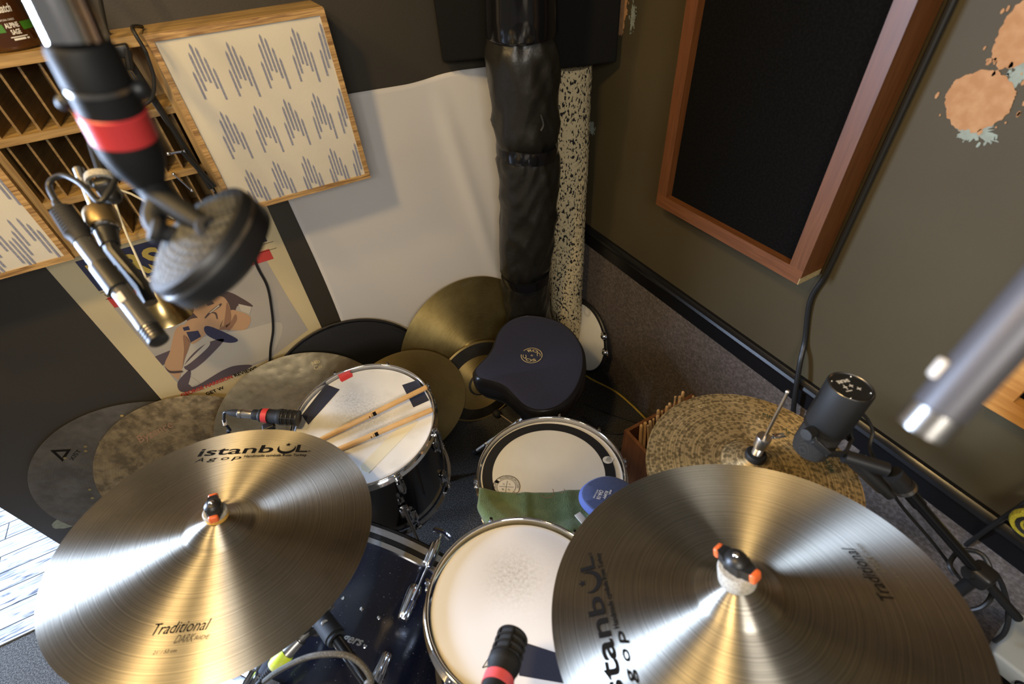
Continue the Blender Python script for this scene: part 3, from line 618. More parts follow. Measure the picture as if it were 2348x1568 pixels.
# ------------------------------------------------------------------ right wall panels
def felt_panel(name_label, y0, y1, z0, z1, m_side, m_low, x_f=.928):
    t = thing('acoustic_panel', name_label, 'panel', (XR, (y0 + y1) / 2, z0), 'felt panels on the right wall'); dep = XR - .003 - x_f; xm = (x_f + XR - .003) / 2; w = .034
    b = MB(); b.box((xm, (y0 + y1) / 2, z0 + .017), (dep, y1 - y0, w)); b.build('lower_frame_board', m_low, t)
    for y in (y0 + w / 2, y1 - w / 2):
        b = MB(); b.box((xm, y, (z0 + w + z1) / 2), (dep, w, z1 - z0 - w)); b.build('side_frame_board', m_side, t)
    b = MB(); b.box((x_f + .030, (y0 + y1) / 2, (z0 + z1) / 2 + .01), (.02, y1 - y0 - 2 * w, z1 - z0 - w)); b.build('felt_sheet', 'panel_felt', t)
    return t
p = felt_panel('large black felt acoustic panel in a deep red-brown frame on the right wall', .466, .926, .948, 1.85, 'maho_z', 'maho_y')
b = MB(); b.box((.962, .4665, .9565), (.070, .0015, .016)); b.build('raw_corner', 'raw_wood', p)
felt_panel('black felt acoustic panel in an orange-brown frame, cut off by the right picture edge', -.45, .100, .922, 1.6, 'orange_wood', 'orange_wood')
# cable along the panel and down the wall
b = MB(); xx = XR - .006
b.tube([V((xx, .452, 2.2)), V((xx, .452, 1.5)), V((xx, .452, 1.2)), V((xx, .452, 1.0)), V((xx, .453, .95)), seen(1858, 690, x=xx), seen(1846, 780, x=xx), seen(1835, 830, x=xx - .02), seen(1824, 900, x=XR - .035), seen(1819, 950, x=XR - .03), seen(1822, 1010, x=XR - .02), seen(1850, 1100, x=XR - .02)], .0062, smooth=8)
tag(b.build('power_cable', 'cable'), 'black cable running down the right wall beside the large felt panel', 'cable')

# ------------------------------------------------------------------ corner: bass trap, wrapped roll, flecked column
A, B_ = seen(1013, 133, y=1.385), seen(1414, 148, x=.975); zA, zB = A.z, B_.z; A.z = B_.z = 1.25
t = thing('bass_trap', 'black felt bass trap block set across the room corner above the flecked column', 'acoustic foam', (A + B_) / 2)
dv = (B_ - A); L_ = dv.length; ang = math.atan2(dv.y, dv.x); mr = Matrix.Rotation(ang, 4, 'Z'); nrm = V((-dv.y, dv.x, 0)).normalized()
mid = (A + B_) / 2 + nrm * .02
for s_ in (-1, 1):
    b = MB(); b.rbox(mid + dv.normalized() * s_ * L_ * .2515 + V((0, 0, .35 + (.044 if s_ < 0 else 0))), (L_ * .494, .05, .70), .008, mr); b.build('foam_half', 'foam', t)

def roll():
    t = thing('fabric_roll', 'tall black satin-wrapped roll with straps standing in the corner', 'roll', (.69, 1.285, 0))
    def ctr(z):
        K = ((0, .688, 1.200), (.30, .688, 1.255), (.41, .685, 1.27), (.59, .675, 1.262), (.918, .688, 1.228), (1.125, .674, 1.205), (1.39, .655, 1.172), (1.9, .640, 1.12))
        for (z0, x0, y0), (z1, x1, y1) in zip(K, K[1:]):
            if z <= z1: f = (z - z0) / (z1 - z0); return V((x0 + (x1 - x0) * f, y0 + (y1 - y0) * f, z))
        return V((.64, 1.12, z))
    def body(z0, z1, name, m, amp, r0=.086, neck=()):
        n, seg = 120, 72; vs = []; fs = []
        for i in range(n + 1):
            z = z0 + (z1 - z0) * i / n; c = ctr(z)
            for k in range(seg):
                a = 2 * PI * k / seg; q = V((math.cos(a), math.sin(a), 0)); r = r0 - .055 * max(0, 1 - max(0, z - .03) / .30) - .010 * max(0, min(1, (z - 1.33) / .03))
                wp = .5 * noise.noise(V((q.x * .8, q.y * .8 + 9, z * 3)))
                r += amp * .55 * (1 - 2.4 * abs(noise.noise(V((q.x * .8 + wp, q.y * .8, z * 6.5 + q.x * 1.3 + wp)))))
                r += amp * .28 * (1 - 2.4 * abs(noise.noise(V((q.x * 1.2, q.y * 1.2 + 3, z * 12 - 1.7 * q.x + wp * 2)))))
                for (zn, wn, dn) in neck:
                    e = math.exp(-((z - zn) / wn) ** 2); r -= dn * e; e2 = math.exp(-((z - zn) / (wn * 2.6)) ** 2); r += .0045 * e2 * noise.noise(V((q.x * 5, q.y * 5, zn)))
                vs.append(c + V((q.x * r, q.y * r * (1 - .20 * max(0, min(1, (.75 - z) / .2))), 0)))
        for i in range(n):
            for k in range(seg): k2 = (k + 1) % seg; fs.append((i * seg + k, i * seg + k2, (i + 1) * seg + k2, (i + 1) * seg + k))
        fs.append(tuple(range(seg))[::-1]); fs.append(tuple(n * seg + k for k in range(seg)))
        b = MB(); b.add(vs, fs); return b.build(name, m, t, sharp=80)
    body(.002, 1.395, 'satin_cover', 'bag', .014, neck=((1.085, .022, .014), (.62, .02, .012), (1.40, .03, .008)))
    b = MB(); c = ctr(1.44); mx = axis_m(ctr(1.372), ctr(1.5) - ctr(1.372)); b.lathe([(.0, 0), (.086, 0), (.088, .006), (.085, .05), (.083, .09), (.085, .12), (.082, .2), (.082, .40), (0, .40)], mx, 48); b.build('tape_collar', 'bag_gloss', t)
    for z, tl in ((1.085, .10), (.62, -.08)):
        b = MB(); c = ctr(z); mx = axis_m(c, (tl, -.10, 1)); b.lathe([(.078, -.018), (.0885, -.018), (.090, 0), (.0885, .018), (.078, .018)], mx, 48); b.build('strap', 'bag_gloss', t)
    b = MB(); b.tube([seen(1240, 262, y=1.098), seen(1246, 285, y=1.094), seen(1240, 300, y=1.094)], .0035, 8, smooth=5); b.build('strap_loop', 'bag', t)
roll()
b = MB(); n, seg = 160, 64; vs = []; fs = []
for i in range(n + 1):
    z = .001 + 1.235 * i / n
    for k in range(seg):
        a = 2 * PI * k / seg; r = .066 + .0035 * noise.noise(V((math.cos(a) * 9, math.sin(a) * 9, z * 90))) + .003 * noise.noise(V((math.cos(a), math.sin(a), z * 5)))
        vs.append(V((.897 + r * math.cos(a), 1.325 + r * math.sin(a), z)))
for i in range(n):
    for k in range(seg): k2 = (k + 1) % seg; fs.append((i * seg + k, i * seg + k2, (i + 1) * seg + k2, (i + 1) * seg + k))
fs.append(tuple(range(seg))[::-1]); fs.append(tuple(n * seg + k for k in range(seg))); b.add(vs, fs)
tag(b.build('flecked_column', 'fleck', sharp=80), 'cream and black flecked carpet-covered column in the corner behind the black roll', 'column')

# ------------------------------------------------------------------ cymbals
def cym_profile(R, bell_r, bell_h, drop, n=18):
    """height over the edge plane as a function of radius"""
    def zf(r):
        bow = drop * (1 - (r / R) ** 1.5)
        if r < bell_r: q = r / bell_r; return bow + bell_h * (1 - q ** 2.2) ** .85
        return bow
    return zf
def cymbal_mesh(R, bell_r, bell_h, drop, hole=.006, th=.0016):
    zf = cym_profile(R, bell_r, bell_h, drop)
    rs = [hole] + [bell_r * k / 10 for k in range(1, 10)] + [bell_r * .96, bell_r, bell_r * 1.05] + [bell_r * 1.08 + (R - bell_r * 1.08) * k / 20 for k in range(1, 21)]
    rs = [r for r in rs if r >= hole]; top = [(r, zf(r)) for r in rs]
    return zf, top + [(R, -th * .6)] + [(r, z - th) for r, z in reversed(top[:-1])]
def cymbal(name, label, m, R, mx, bell_r=.056, bell_h=.020, drop=.024, group=None):
    t = thing(name, label, 'cymbal', mx, group); zf, pr = cymbal_mesh(R, bell_r, bell_h, drop)
    b = MB(); b.lathe(pr, None, 144, closed=True); b.build('bronze_disc', m, t, sharp=50, local=True)
    return t, zf
def on_cym(zf, lift=.0006): return lambda u, v: V((u, v, zf(math.hypot(u, v)) + lift))
def subdiv_text(b, maxlen=.006):
    pass
def frame_mx(c, n, ydir):
    n = V(n).normalized(); y = V(ydir); y = (y - n * y.dot(n)).normalized(); x = y.cross(n)
    return Matrix(((x.x, y.x, n.x, c.x), (x.y, y.y, n.y, c.y), (x.z, y.z, n.z, c.z), (0, 0, 0, 1)))
def tilt(ax, ay): return V((math.sin(math.radians(ax)), math.sin(math.radians(ay)), 1)).normalized()

def star(n=5, r0=1, r1=.42, rot=0): return [((r0 if i % 2 == 0 else r1) * math.cos(rot + PI * i / n), (r0 if i % 2 == 0 else r1) * math.sin(rot + PI * i / n)) for i in range(2 * n)]
def logo_main(t, zf, k):
    P = on_cym(zf); b = MB(); y0 = .1845 * k; h = .0255 * k
    text(b, 'istanb', P, h, w=.150 * k, at=(-.108 * k, y0), bold=.016, shear=.06)
    # crescent and star in place of the u
    cx, cy = .0690 * k, y0 + .0120 * k; ro, ri = .0180 * k, .0175 * k; vs = []; fs = []; n = 28
    for i in range(n + 1):
        a = math.radians(-205 + 230 * i / n); q = math.sin(PI * i / n) ** .8 * .0066 * k
        vs += [P(cx + ro * math.cos(a) * 1.05, cy + ro * math.sin(a)), P(cx + (ro - q - .0006 * k) * math.cos(a) * 1.05, cy + (ro - q - .0006 * k) * math.sin(a) + .0006 * k)]
    for i in range(n): fs.append((2 * i, 2 * i + 2, 2 * i + 3, 2 * i + 1))
    b.add(vs, fs); sp = star(); c0 = (cx + .001 * k, cy + .0125 * k)
    b.add([P(c0[0], c0[1])] + [P(c0[0] + .0066 * k * x, c0[1] + .0066 * k * y) for x, y in star(rot=PI / 2)], [(0, 1 + i, 1 + (i + 1) % 10) for i in range(10)])
    text(b, 'L', P, h * .95, w=.024 * k, at=(.0895 * k, y0), bold=.016)
    ring(b, P, .0026 * k, .0031 * k, 20, (.118 * k, y0 + .0025 * k)); text(b, 'R', P, .0028 * k, at=(.1171 * k, y0 + .0011 * k))
    xs = [(-.106, 'A'), (-.082, 'g'), (-.057, 'o'), (-.033, 'p')]
    for x, ch in xs: text(b, ch, P, .0125 * k, w=.0165 * k, at=(x * k, y0 - .0175 * k), shear=.3, bold=.01)
    text(b, 'Handmade cymbals from Turkey', P, .0080 * k, w=.126 * k, at=(-.011 * k, y0 - .0135 * k), bold=.014)
    b.build('maker_print', 'ink', t, local=True)
def logo_trad(t, zf, k, small, third, faint):
    P = on_cym(zf); b = MB(); text(b, 'Traditional', P, .0170 * k, w=.080 * k, at=(-.047 * k, -.1815 * k), shear=.25)
    b.build('series_print', 'ink', t, local=True)
    b = MB(); text(b, 'DARK', P, .0120 * k, w=.026 * k, at=(-.008 * k, -.1965 * k), shear=.3); text(b, small, P, .006 * k, w=.020 * k, at=(.020 * k, -.1945 * k), shear=.3)
    text(b, third, P, .005 * k, w=.032 * k, at=(-.032 * k, -.2085 * k), shear=.2); b.build('size_print', 'faint_ink', t, local=True)

def felt_and_nut(c, n, zc, turn, felts, name, label_n):
    """felt washer stack and wing nut on the cymbal rod"""
    pass
def stand_top(t, mx, zc, felts, turn):
    z = zc
    for r, h, m in felts:
        b = MB(); b.lathe([(0, z), (r - .002, z), (r, z + .003), (r, z + h - .003), (r - .002, z + h), (0, z + h)], mx, 40); b.build('felt_washer', m, t); z += h
    rot = mx @ Matrix.Translation((0, 0, z)) @ Matrix.Rotation(turn, 4, 'Z'); pts = []
    for i in range(40):
        a = 2 * PI * i / 40; r = .0135 + .0125 * abs(math.cos(a)) ** 3; pts.append((r * math.cos(a), r * math.sin(a) * (.95 if abs(math.cos(a)) < .6 else .72)))
    b = MB(); b.prism(pts, rot, .015); b.lathe([(.0140, .015), (.012, .019), (.007, .023), (0, .024)], rot, 32); w = b.build('wing_nut', 'black', t)
    for s_ in (-1, 1):
        b = MB(); b.rbox(rot @ V((s_ * .0245, 0, .0075)), (.0085, .0155, .0155), .0035, rot); b.build('orange_tip', 'orange_plastic', w)
    b = MB(); b.ball(rot @ V((0, 0, .0215)), .0048); b.build('rod_end', 'chrome', t)

# left ride / crash
cl, nl = V((-.323, .648, 1.62 - .837)), tilt(12.4, 3.1)
mL = frame_mx(cl, nl, seen_on(583, 1035, cl, nl) - cl)
cymL, zfL = cymbal('cymbal', 'large lathed bronze cymbal at lower left, felt washer with amber base on top', 'cym_bright', .2667, mL, .058, .020, .026, 'big cymbals on stands')
logo_main(cymL, zfL, 1); logo_trad(cymL, zfL, 1, 'RIDE', "21' / 53 cm", 1)
# right crash
k = .247 / .2286; cr_ = V((.302, .07, -.639)) * k + EYE; nr = tilt(-2.2, 18.8)
mR = frame_mx(cr_, nr, seen_on(1385, 1440, cr_, nr) - cr_)
cymR, zfR = cymbal('cymbal', 'large lathed bronze cymbal at lower right, pale grey felt washer and wing nut on top', 'cym_bright', .247, mR, .054, .019, .024, 'big cymbals on stands')
logo_main(cymR, zfR, .926); logo_trad(cymR, zfR, .926, 'CRASH', "20' / 51 cm", 1)

def cymbal_stand(label, base, tip, n, mx, zc, felts, turn, legr=.24, a0=.3):
    t = thing('cymbal_stand', label, 'stand', base, 'cymbal stands'); zt = .62
    b = MB(); b.cyl(base + V((0, 0, .06)), base + V((0, 0, zt)), .0125); b.build('pole', 'chrome', t)
    b = MB(); b.cyl(base + V((0, 0, zt - .03)), base + V((0, 0, zt + .02)), .018); b.build('collar', 'chrome', t)
    under = tip - n * .012
    b = MB(); b.tube([base + V((0, 0, zt + .01)), base + V((0, 0, zt + .04)), under - n * .05, under], .008, 12); b.cyl(under, under + n * .006, .017); b.build('boom_arm', 'chrome', t)
    b = MB(); b.cyl(under, tip + n * (zc + .015), .0035); b.build('rod', 'steel', t)
    for k in range(3):
        a = a0 + 2 * PI * k / 3; b = MB(); b.tube([base + V((0, 0, .24)), base + V((math.cos(a) * legr, math.sin(a) * legr, .012))], .008, 8); lg = b.build('leg', 'chrome', t)
        b = MB(); b.ball(base + V((math.cos(a) * legr, math.sin(a) * legr, .013)), .013); b.build('rubber_foot', 'rubber', lg)
    stand_top(t, mx, zc, felts, turn); return t
cymbal_stand('chrome boom stand under the lower left cymbal, black and orange wing nut', V((-.42, .85, 0)), cl, nl, mL, zfL(.006) + .0006, [(.0195, .010, 'yellow_felt'), (.0205, .009, 'felt')], -1.25, .10, 2.32)
cymbal_stand('chrome boom stand under the lower right cymbal, black wing nut with two orange tips', V((.47, -.13, 0)), cr_, nr, mR, zfR(.006) + .0006, [(.0225, .026, 'felt')], .52, .20, .2)

# hi-hat
ch, nh = V((.592, .246, 1.62 - .83)), tilt(1.0, 1.2)
mH = frame_mx(ch, nh, (0, 1, 0))
hat, zfH = cymbal('hi_hat_cymbal', 'speckled golden hi-hat top cymbal with green print, under the clutch rod', 'cym_hat', .1905, mH, .055, .018, .018, 'hi-hat pair')
P = on_cym(zfH); b = MB()
def hat_uv(px, py): q = mH.inverted() @ seen_on(px, py, ch + nh * .01, nh); return q.x, q.y
for (px, py), s_ in (((1760, 955), 'MB'), ((1802, 990), 'Ag'), ((1895, 1062), 'DARK'), ((1880, 1050), 'H')):
    u, v = hat_uv(px, py); a = math.atan2(v, u); text(b, s_, P, .011, arc=(math.hypot(u, v), a), anchor='c')
b.build('worn_print', 'green_ink', hat, local=True)
b = MB(); u, v = hat_uv(1613, 930); text(b, 'Co.', P, .008, arc=(math.hypot(u, v), math.atan2(v, u)), anchor='c'); b.build('pale_print', 'gold_ink', hat, local=True)
mH2 = frame_mx(ch - nh * .014, -nh, (0, 1, 0)); cymbal('hi_hat_cymbal', 'hi-hat bottom cymbal facing up under the speckled top one', 'cym_hat', .1905, mH2, .055, .018, .018, 'hi-hat pair')
t = thing('hi_hat_stand', 'chrome hi-hat stand with tall pull rod and clutch through the speckled cymbals', 'stand', (.592, .246, 0))
zc = zfH(.006) + .0006; rod_top = V((.5925, .2465, 1.012))
b = MB(); b.cyl(V((.592, .246, .05)), ch - nh * .055, .0125); b.build('tube', 'chrome', t)
ax = nh.copy()
b = MB(); b.cyl(V((.592, .246, .74)), rod_top, .0030, seg=12); b.ball(rod_top, .0036); b.build('pull_rod', 'steel', t)
mx = axis_m(ch, ax)
b = MB(); b.lathe([(0, zc), (.017, zc), (.0185, zc + .003), (.0185, zc + .010), (.016, zc + .013), (0, zc + .013)], mx, 36); b.build('felt_washer', 'black_matte', t)
b = MB(); pr = [(0, zc + .013), (.009, zc + .013)]
for i in range(6): pr += [(.0095, zc + .015 + i * .003), (.0080, zc + .0165 + i * .003)]
pr += [(.010, zc + .034), (.0125, zc + .036), (.0125, zc + .060), (.0115, zc + .062), (0, zc + .062)]; b.lathe(pr, mx, 32); cl_ = b.build('clutch', 'steel', t)
b = MB(); b.tube([mx @ V((.010, 0, zc + .05)), mx @ V((.022, -.006, zc + .053))], .003, 8); b.rbox(mx @ V((.028, -.009, zc + .056)), (.022, .010, .004), .0018, mx @ Matrix.Rotation(-.4, 4, 'Z')); b.build('wing_screw', 'chrome', cl_)
for k in range(3):
    a = .9 + 2 * PI * k / 3; q = V((.592, .246, 0)); e = q + V((math.cos(a) * .19, math.sin(a) * .19, .012)); b = MB(); b.tube([q + V((0, 0, .26)), e], .008, 8); lg = b.build('leg', 'chrome', t)
    b = MB(); b.ball(e + V((0, 0, .001)), .013); b.build('rubber_foot', 'rubber', lg)

# leaning cymbals
def lean_mx(cx, al, R, psi, top, drop=0):
    al = math.radians(al); n = V((math.cos(al) * math.sin(psi), -math.cos(al) * math.cos(psi), math.sin(al)))
    c = V((cx, top - R * math.sin(al), R * math.cos(al) + .001)); up = V((0, 0, 1)); return frame_mx(c, n, up), c, n
def leaning(label, m, cx, al, R, psi, top, **kw):
    mx, c, n = lean_mx(cx, al, R, psi, top); t, zf = cymbal('cymbal', label, m, R, mx, group='cymbals leaning along the left wall', **kw); return t, zf, mx, c, n
G = None
t, zf, mx, c, n = leaning('dark raw cymbal with triangle mark, leaning at the far left of the row', 'cym_dark', -.724, 5, .288, 0, 1.425, bell_r=.05, bell_h=.012, drop=.014)
def uv(px, py, mx, c, n): q = mx.inverted() @ seen_on(px, py, c + n * .008, n); return q.x, q.y
P = on_cym(zf); b = MB(); tri = [uv(*q, mx, c, n) for q in ((114, 1035), (163, 1031), (143, 1060))]; g = (sum(q[0] for q in tri) / 3, sum(q[1] for q in tri) / 3)
inn = [(g[0] + (q[0] - g[0]) * .52, g[1] + (q[1] - g[1]) * .52) for q in tri]
b.add([P(*q) for q in tri + inn], [(0, 1, 4, 3), (1, 2, 5, 4), (2, 0, 3, 5)]); b.build('triangle_mark', 'ink', t, local=True)
b = MB(); u, v = uv(176, 1046, mx, c, n); text(b, 'XIST', P, .012, w=.042, arc=(math.hypot(u, v), math.atan2(v, u) + .1)); b.build('small_print', 'ink', t, local=True)
b = MB(); rnd = random.Random(4)
for i in range(40):
    a = rnd.uniform(0, 2 * PI); r = rnd.uniform(.10, .26); b.add([P(r * math.cos(a) + .0045 * math.cos(q), r * math.sin(a) + .0045 * math.sin(q)) for q in [PI * j / 4 for j in range(8)]], [tuple(range(8))])
b.build('hammer_mark', 'cym_gold', t, local=True)
t, zf, mx, c, n = leaning('mottled brown hammered cymbal with faint script, second from left in the row', 'cym_byz', -.575, 14, .28, -.08, 1.405, bell_r=.055, bell_h=.016, drop=.02)
P = on_cym(zf); b = MB(); u0, v0 = uv(322, 1015, mx, c, n); u1, v1 = uv(372, 990, mx, c, n); a = math.atan2(v1 - v0, u1 - u0)
text(b, 'Byzance', lambda u, v: P(u0 + u * math.cos(a) - v * math.sin(a), v0 + u * math.sin(a) + v * math.cos(a)), .026, w=.105, shear=.2); b.build('faint_script', mat('worn_copper_print', (.30, .17, .10), .5), t, local=True)
leaning('smooth dull cymbal showing only a sliver between two hammered ones', 'cym_old', -.285, 9, .25, -.16, 1.380, bell_r=.05, bell_h=.012, drop=.014)
t, zf, mx, c, n = leaning('hammered grey bronze cymbal with small gold script, leaning behind the floor tom', 'cym_mid', -.205, 15, .293, -.03, 1.365, bell_r=.058, bell_h=.016, drop=.02)
P = on_cym(zf); b = MB(); u0, v0 = uv(726, 838, mx, c, n)
for i, s_ in enumerate(('Mb', 'Co')): text(b, s_, lambda u, v: P(u0 - .012 + v * .3, v0) if False else P(u0 + u, v0 + v), .014, w=.026, at=(-.012, .004 - .018 * i), bold=.01)
b.build('gold_script', 'gold_ink', t, local=True)
t, zf, mx, c, n = leaning('big dark golden cymbal leaning on the white sheet beside the black roll', 'cym_old', .451, 12, .303, .10, 1.384, bell_r=.058, bell_h=.022, drop=.022)
b = MB(); P = on_cym(zf); u0, v0 = uv(1058, 660, mx, c, n); text(b, 'Zymb', P, .012, w=.05, at=(u0, v0), shear=.2); b.build('worn_script', 'faint_ink', t, local=True)
leaning('smooth plain gold cymbal without print, leaning between the floor tom and the throne', 'cym_gold', .127, 12, .240, .05, 1.283, bell_r=.05, bell_h=.014, drop=.016)
t, zf, mx, c, n = leaning('small black and gold ringed cymbal half hidden behind the throne', 'cym_gold', .435, 12, .186, 0, 1.290, bell_r=.05, bell_h=.016, drop=.014)
b = MB(); P = on_cym(zf); ring(b, P, .125, .178, 72); b.build('dark_outer_band', 'black_bronze', t, local=True); b = MB(); ring(b, on_cym(zf, .0008), .006, .055, 48); b.build('dark_bell', 'black_bronze', t, local=True)

# black cymbal bag behind them
mx, c, n = lean_mx(-.012, 6, .298, 0, 1.403); t = thing('cymbal_bag', 'round black canvas cymbal bag leaning on the wall behind the hammered grey cymbal', 'bag', mx)
b = MB(); b.lathe([(0, .010), (.20, .0100), (.27, .009), (.292, .007), (.298, .0), (.292, -.005), (.27, -.006), (0, -.006)], None, 96); b.build('bag_body', 'gigbag', t, local=True)
b = MB(); pts = [V((.293 * math.cos(a), .293 * math.sin(a), .0070)) for a in [2 * PI * i / 96 for i in range(97)]]; b.tube(pts, .0035, 6, caps=False); b.build('piping', 'bag_gloss', t, local=True)
b = MB(); pts = [V((.285 * math.cos(a), .285 * math.sin(a), .0095)) for a in [.25 + .55 * i / 20 for i in range(21)]]; b.tube(pts, .006, 6); 
b.build('handle', 'gigbag', t, local=True)
for a in (.28, .34):
    b = MB(); b.ball(V((.278 * math.cos(a), .278 * math.sin(a), .012)), .005); b.build('rivet', 'steel', t, local=True)

# ------------------------------------------------------------------ drums
def drum(name, label, c, n, R, depth, shell, headm, rods=8, rod0=.2, ydir=(0, 1, 0), shell_in=.010, legs=None, cat='drum'):
    """c = centre of the top of the upper hoop, R = outer hoop radius"""
    mx = frame_mx(V(c), n, ydir); t = thing(name, label, cat, mx); rs = R - shell_in
    b = MB(); b.lathe([(rs - .006, -.022), (rs, -.022), (rs, -depth + .022), (rs - .006, -depth + .022)], None, 96, closed=True); b.build('shell', shell, t, local=True)
    b = MB(); b.lathe([(0, -.0125), (R - .018, -.0125), (R - .011, -.0135), (R - .0085, -.018), (R - .0085, -.030), (R - .012, -.030)], None, 96); hd = b.build('drum_head', headm, t, local=True)
    def hoop(nm, z, s_):
        b = MB(); pr = []
        for i in range(9): a = PI * (1.0 - i / 8 * 1.15); pr.append((R - .0035 + .0032 * math.cos(a), z + s_ * (-.0032 + .0032 * math.sin(a))))
        pr += [(R - .0028, z - s_ * .020), (R + .004, z - s_ * .0225), (R + .004, z - s_ * .0255), (R - .0055, z - s_ * .0255), (R - .0062, z - s_ * .006)]
        b.lathe(pr, None, 112, closed=True); return b.build(nm, 'chrome', t, local=True)
    hoop('upper_hoop', 0, 1); hoop('lower_hoop', -depth, -1)
    for k in range(rods):
        a = rod0 + 2 * PI * k / rods; rot = Matrix.Rotation(a, 4, 'Z')
        b = MB(); b.lathe([(0, .002), (.0032, .002), (.0040, -.004), (.0055, -.006), (.0055, -.021), (.0028, -.024), (.0028, -.070), (0, -.070)], rot @ Matrix.Translation((R + .0035, 0, 0)), 14)
        b.rbox(rot @ V((R + .0015, 0, -.0225)), (.014, .017, .006), .002, rot); rd = b.build('tension_rod', 'chrome', t, local=True)
        L0 = .058
        for (za, zb_) in (((-.055), -.055 - L0), ((-depth + .055 + L0), -depth + .055)) if depth > .24 else ((-.040, -depth + .040),):
            zm = (za + zb_) / 2; b = MB(); hl = (za - zb_) / 2
            b.lathe([(0, hl), (.006, hl), (.0085, hl * .8), (.0085, -hl * .3), (.006, -hl * .9), (.004, -hl), (0, -hl)], rot @ Matrix.Translation((rs + .008, 0, zm)), 16); b.rbox(rot @ V((rs + .003, 0, zm)), (.006, .020, hl * 1.7), .002, rot)
            b.build('lug', 'chrome', t, local=True)
        if depth > .24:
            b = MB(); b.lathe([(0, -.002), (.0032, -.002), (.0055, .005), (.0055, .021), (.0028, .024), (.0028, .060), (0, .060)], rot @ Matrix.Translation((R + .0035, 0, -depth)), 14); b.rbox(rot @ V((R + .0015, 0, -depth + .0225)), (.014, .017, .006), .002, rot); b.build('tension_rod', 'chrome', t, local=True)
    return t, mx, hd
def basket_stand(label, c, n, depth, R, base, legr=.22, a0=.5):
    t = thing('drum_stand', label, 'stand', base, 'drum stands'); bot = V(c) - V(n) * (depth + .004)
    hub = V((base.x, base.y, min(bot.z - .06, .34)))
    b = MB(); b.cyl(V((base.x, base.y, .05)), hub, .012); b.cyl(hub - V((0, 0, .02)), hub + V((0, 0, .012)), .018); b.tube([hub, bot - V(n) * .05], .010, 10); b.build('pole', 'chrome', t)
    mxx = frame_mx(bot, n, (0, 1, 0))
    for k in range(3):
        a = a0 + 2 * PI * k / 3; e = mxx @ V((math.cos(a) * (R + .010), math.sin(a) * (R + .010), -.008)); b = MB(); b.tube([bot - V(n) * .05, (bot - V(n) * .03) * .5 + e * .5 - V(n) * .012, e], .0055, 8); b.tube([e, e + V(n) * .022], .009, 8); b.build('basket_arm', 'chrome', t)
        q = V((base.x, base.y, 0)); e = q + V((math.cos(a) * legr, math.sin(a) * legr, .012)); b = MB(); b.tube([q + V((0, 0, .20)), e], .008, 8); lg = b.build('leg', 'chrome', t)
        b = MB(); b.ball(e + V((0, 0, .001)), .013); b.build('rubber_foot', 'rubber', lg)
    return t
def tape_on(hd, mx, px_list, name, m, lift=.0008, zl=-.0125, parent=None):
    c = mx @ V((0, 0, zl)); n = mx.to_3x3() @ V((0, 0, 1)); pts = [mx.inverted() @ seen_on(x, y, c, n) for x, y in px_list]
    b = MB(); k = len(pts); vs = [V((p.x, p.y, zl + .0001)) for p in pts] + [V((p.x, p.y, zl + lift)) for p in pts]
    b.add(vs, [tuple(range(k, 2 * k))] + [(i, (i + 1) % k, k + (i + 1) % k, k + i) for i in range(k)]); return b.build(name, m, parent, local=True)

# floor tom
cf, nf = V((-.022, .899, 1.62 - .979)), tilt(0, -6.5)
M['head_floor'] = head_mat('worn_white_floor_tom_skin', (.75, .75, .73), (.27, .26, .23), spots=((-.01, .05, .11, .55), (.03, -.02, .12, .45), (-.02, .10, .06, .4)), grime=.30, R=.18)
ftom, mF, hdF = drum('floor_tom', 'black floor tom with taped worn white head, standing on chrome legs', cf, nf, .188, .36, 'black_gloss', 'head_floor', rods=8, rod0=.12)
tape_on(hdF, mF, [(692, 952), (748, 881), (779, 893), (707, 974)], 'dark_tape', 'navy_tape', parent=hdF)
tape_on(hdF, mF, [(922, 883), (958, 871), (984, 918), (948, 934)], 'dark_tape', 'navy_tape', parent=hdF)
tape_on(hdF, mF, [(776, 861), (797, 852), (808, 856), (809, 863), (784, 876), (780, 872)], 'red_patch', 'red_tape', parent=hdF)
tape_on(hdF, mF, [(829, 1078), (826, 1068), (940, 953), (959, 968), (845, 1085)], 'cream_tape', 'pale_tape', parent=hdF, lift=.0006)
for k in range(3):
    a = .55 + 2 * PI * k / 3; rot = Matrix.Rotation(a, 4, 'Z'); lb = MB()
    q = mF @ (rot @ V((.197, 0, -.16))); e = V((q.x + math.cos(a) * .015, q.y + math.sin(a) * .015, .014)); lb.tube([q, q * .4 + e * .6, e], .0055, 10); lg = lb.build('leg', 'chrome', ftom)
    lb = MB(); lb.rbox(mF @ (rot @ V((.190, 0, -.20))), (.022, .026, .034), .004, mF @ rot); lb.build('leg_bracket', 'chrome', ftom)
    lb = MB(); lb.ball(e, .013); lb.build('rubber_foot', 'rubber', lg)

# sticks lying on the floor tom
def stick(label, p_butt, p_tip, group=None, rings=True, r=.0072, m='hickory'):
    p0, p1 = V(p_butt), V(p_tip); L_ = (p1 - p0).length; mx = axis_m(p0, p1 - p0); t = thing('drumstick', label, 'drumstick', mx, group)
    b = MB(); b.lathe([(0, 0), (r * .55, .0004), (r * .92, .003), (r, .008), (r, L_ * .62), (r * .86, L_ * .74), (r * .52, L_ * .93), (r * .38, L_ * .965), (r * .45, L_ * .975), (r * .68, L_ * .987), (r * .5, L_ * .997), (0, L_)], None, 20); b.build('shaft', m, t, local=True)
    if rings:
        b = MB()
        for z0, z1, a0, a1 in ((.150, .159, -2.2, 2.2), (.1615, .1625, -2.2, 2.2), (.168, .170, -1.6, 1.6)): b.lathe([(r + .0003, z0), (r + .0003, z1)], Matrix.Rotation(rings if rings is not True else 0, 4, 'Z'), 12, arc=(a0, a1))
        b.build('maker_mark', 'ink', t, local=True)
    return t
cF = cf - nf * .0045; 
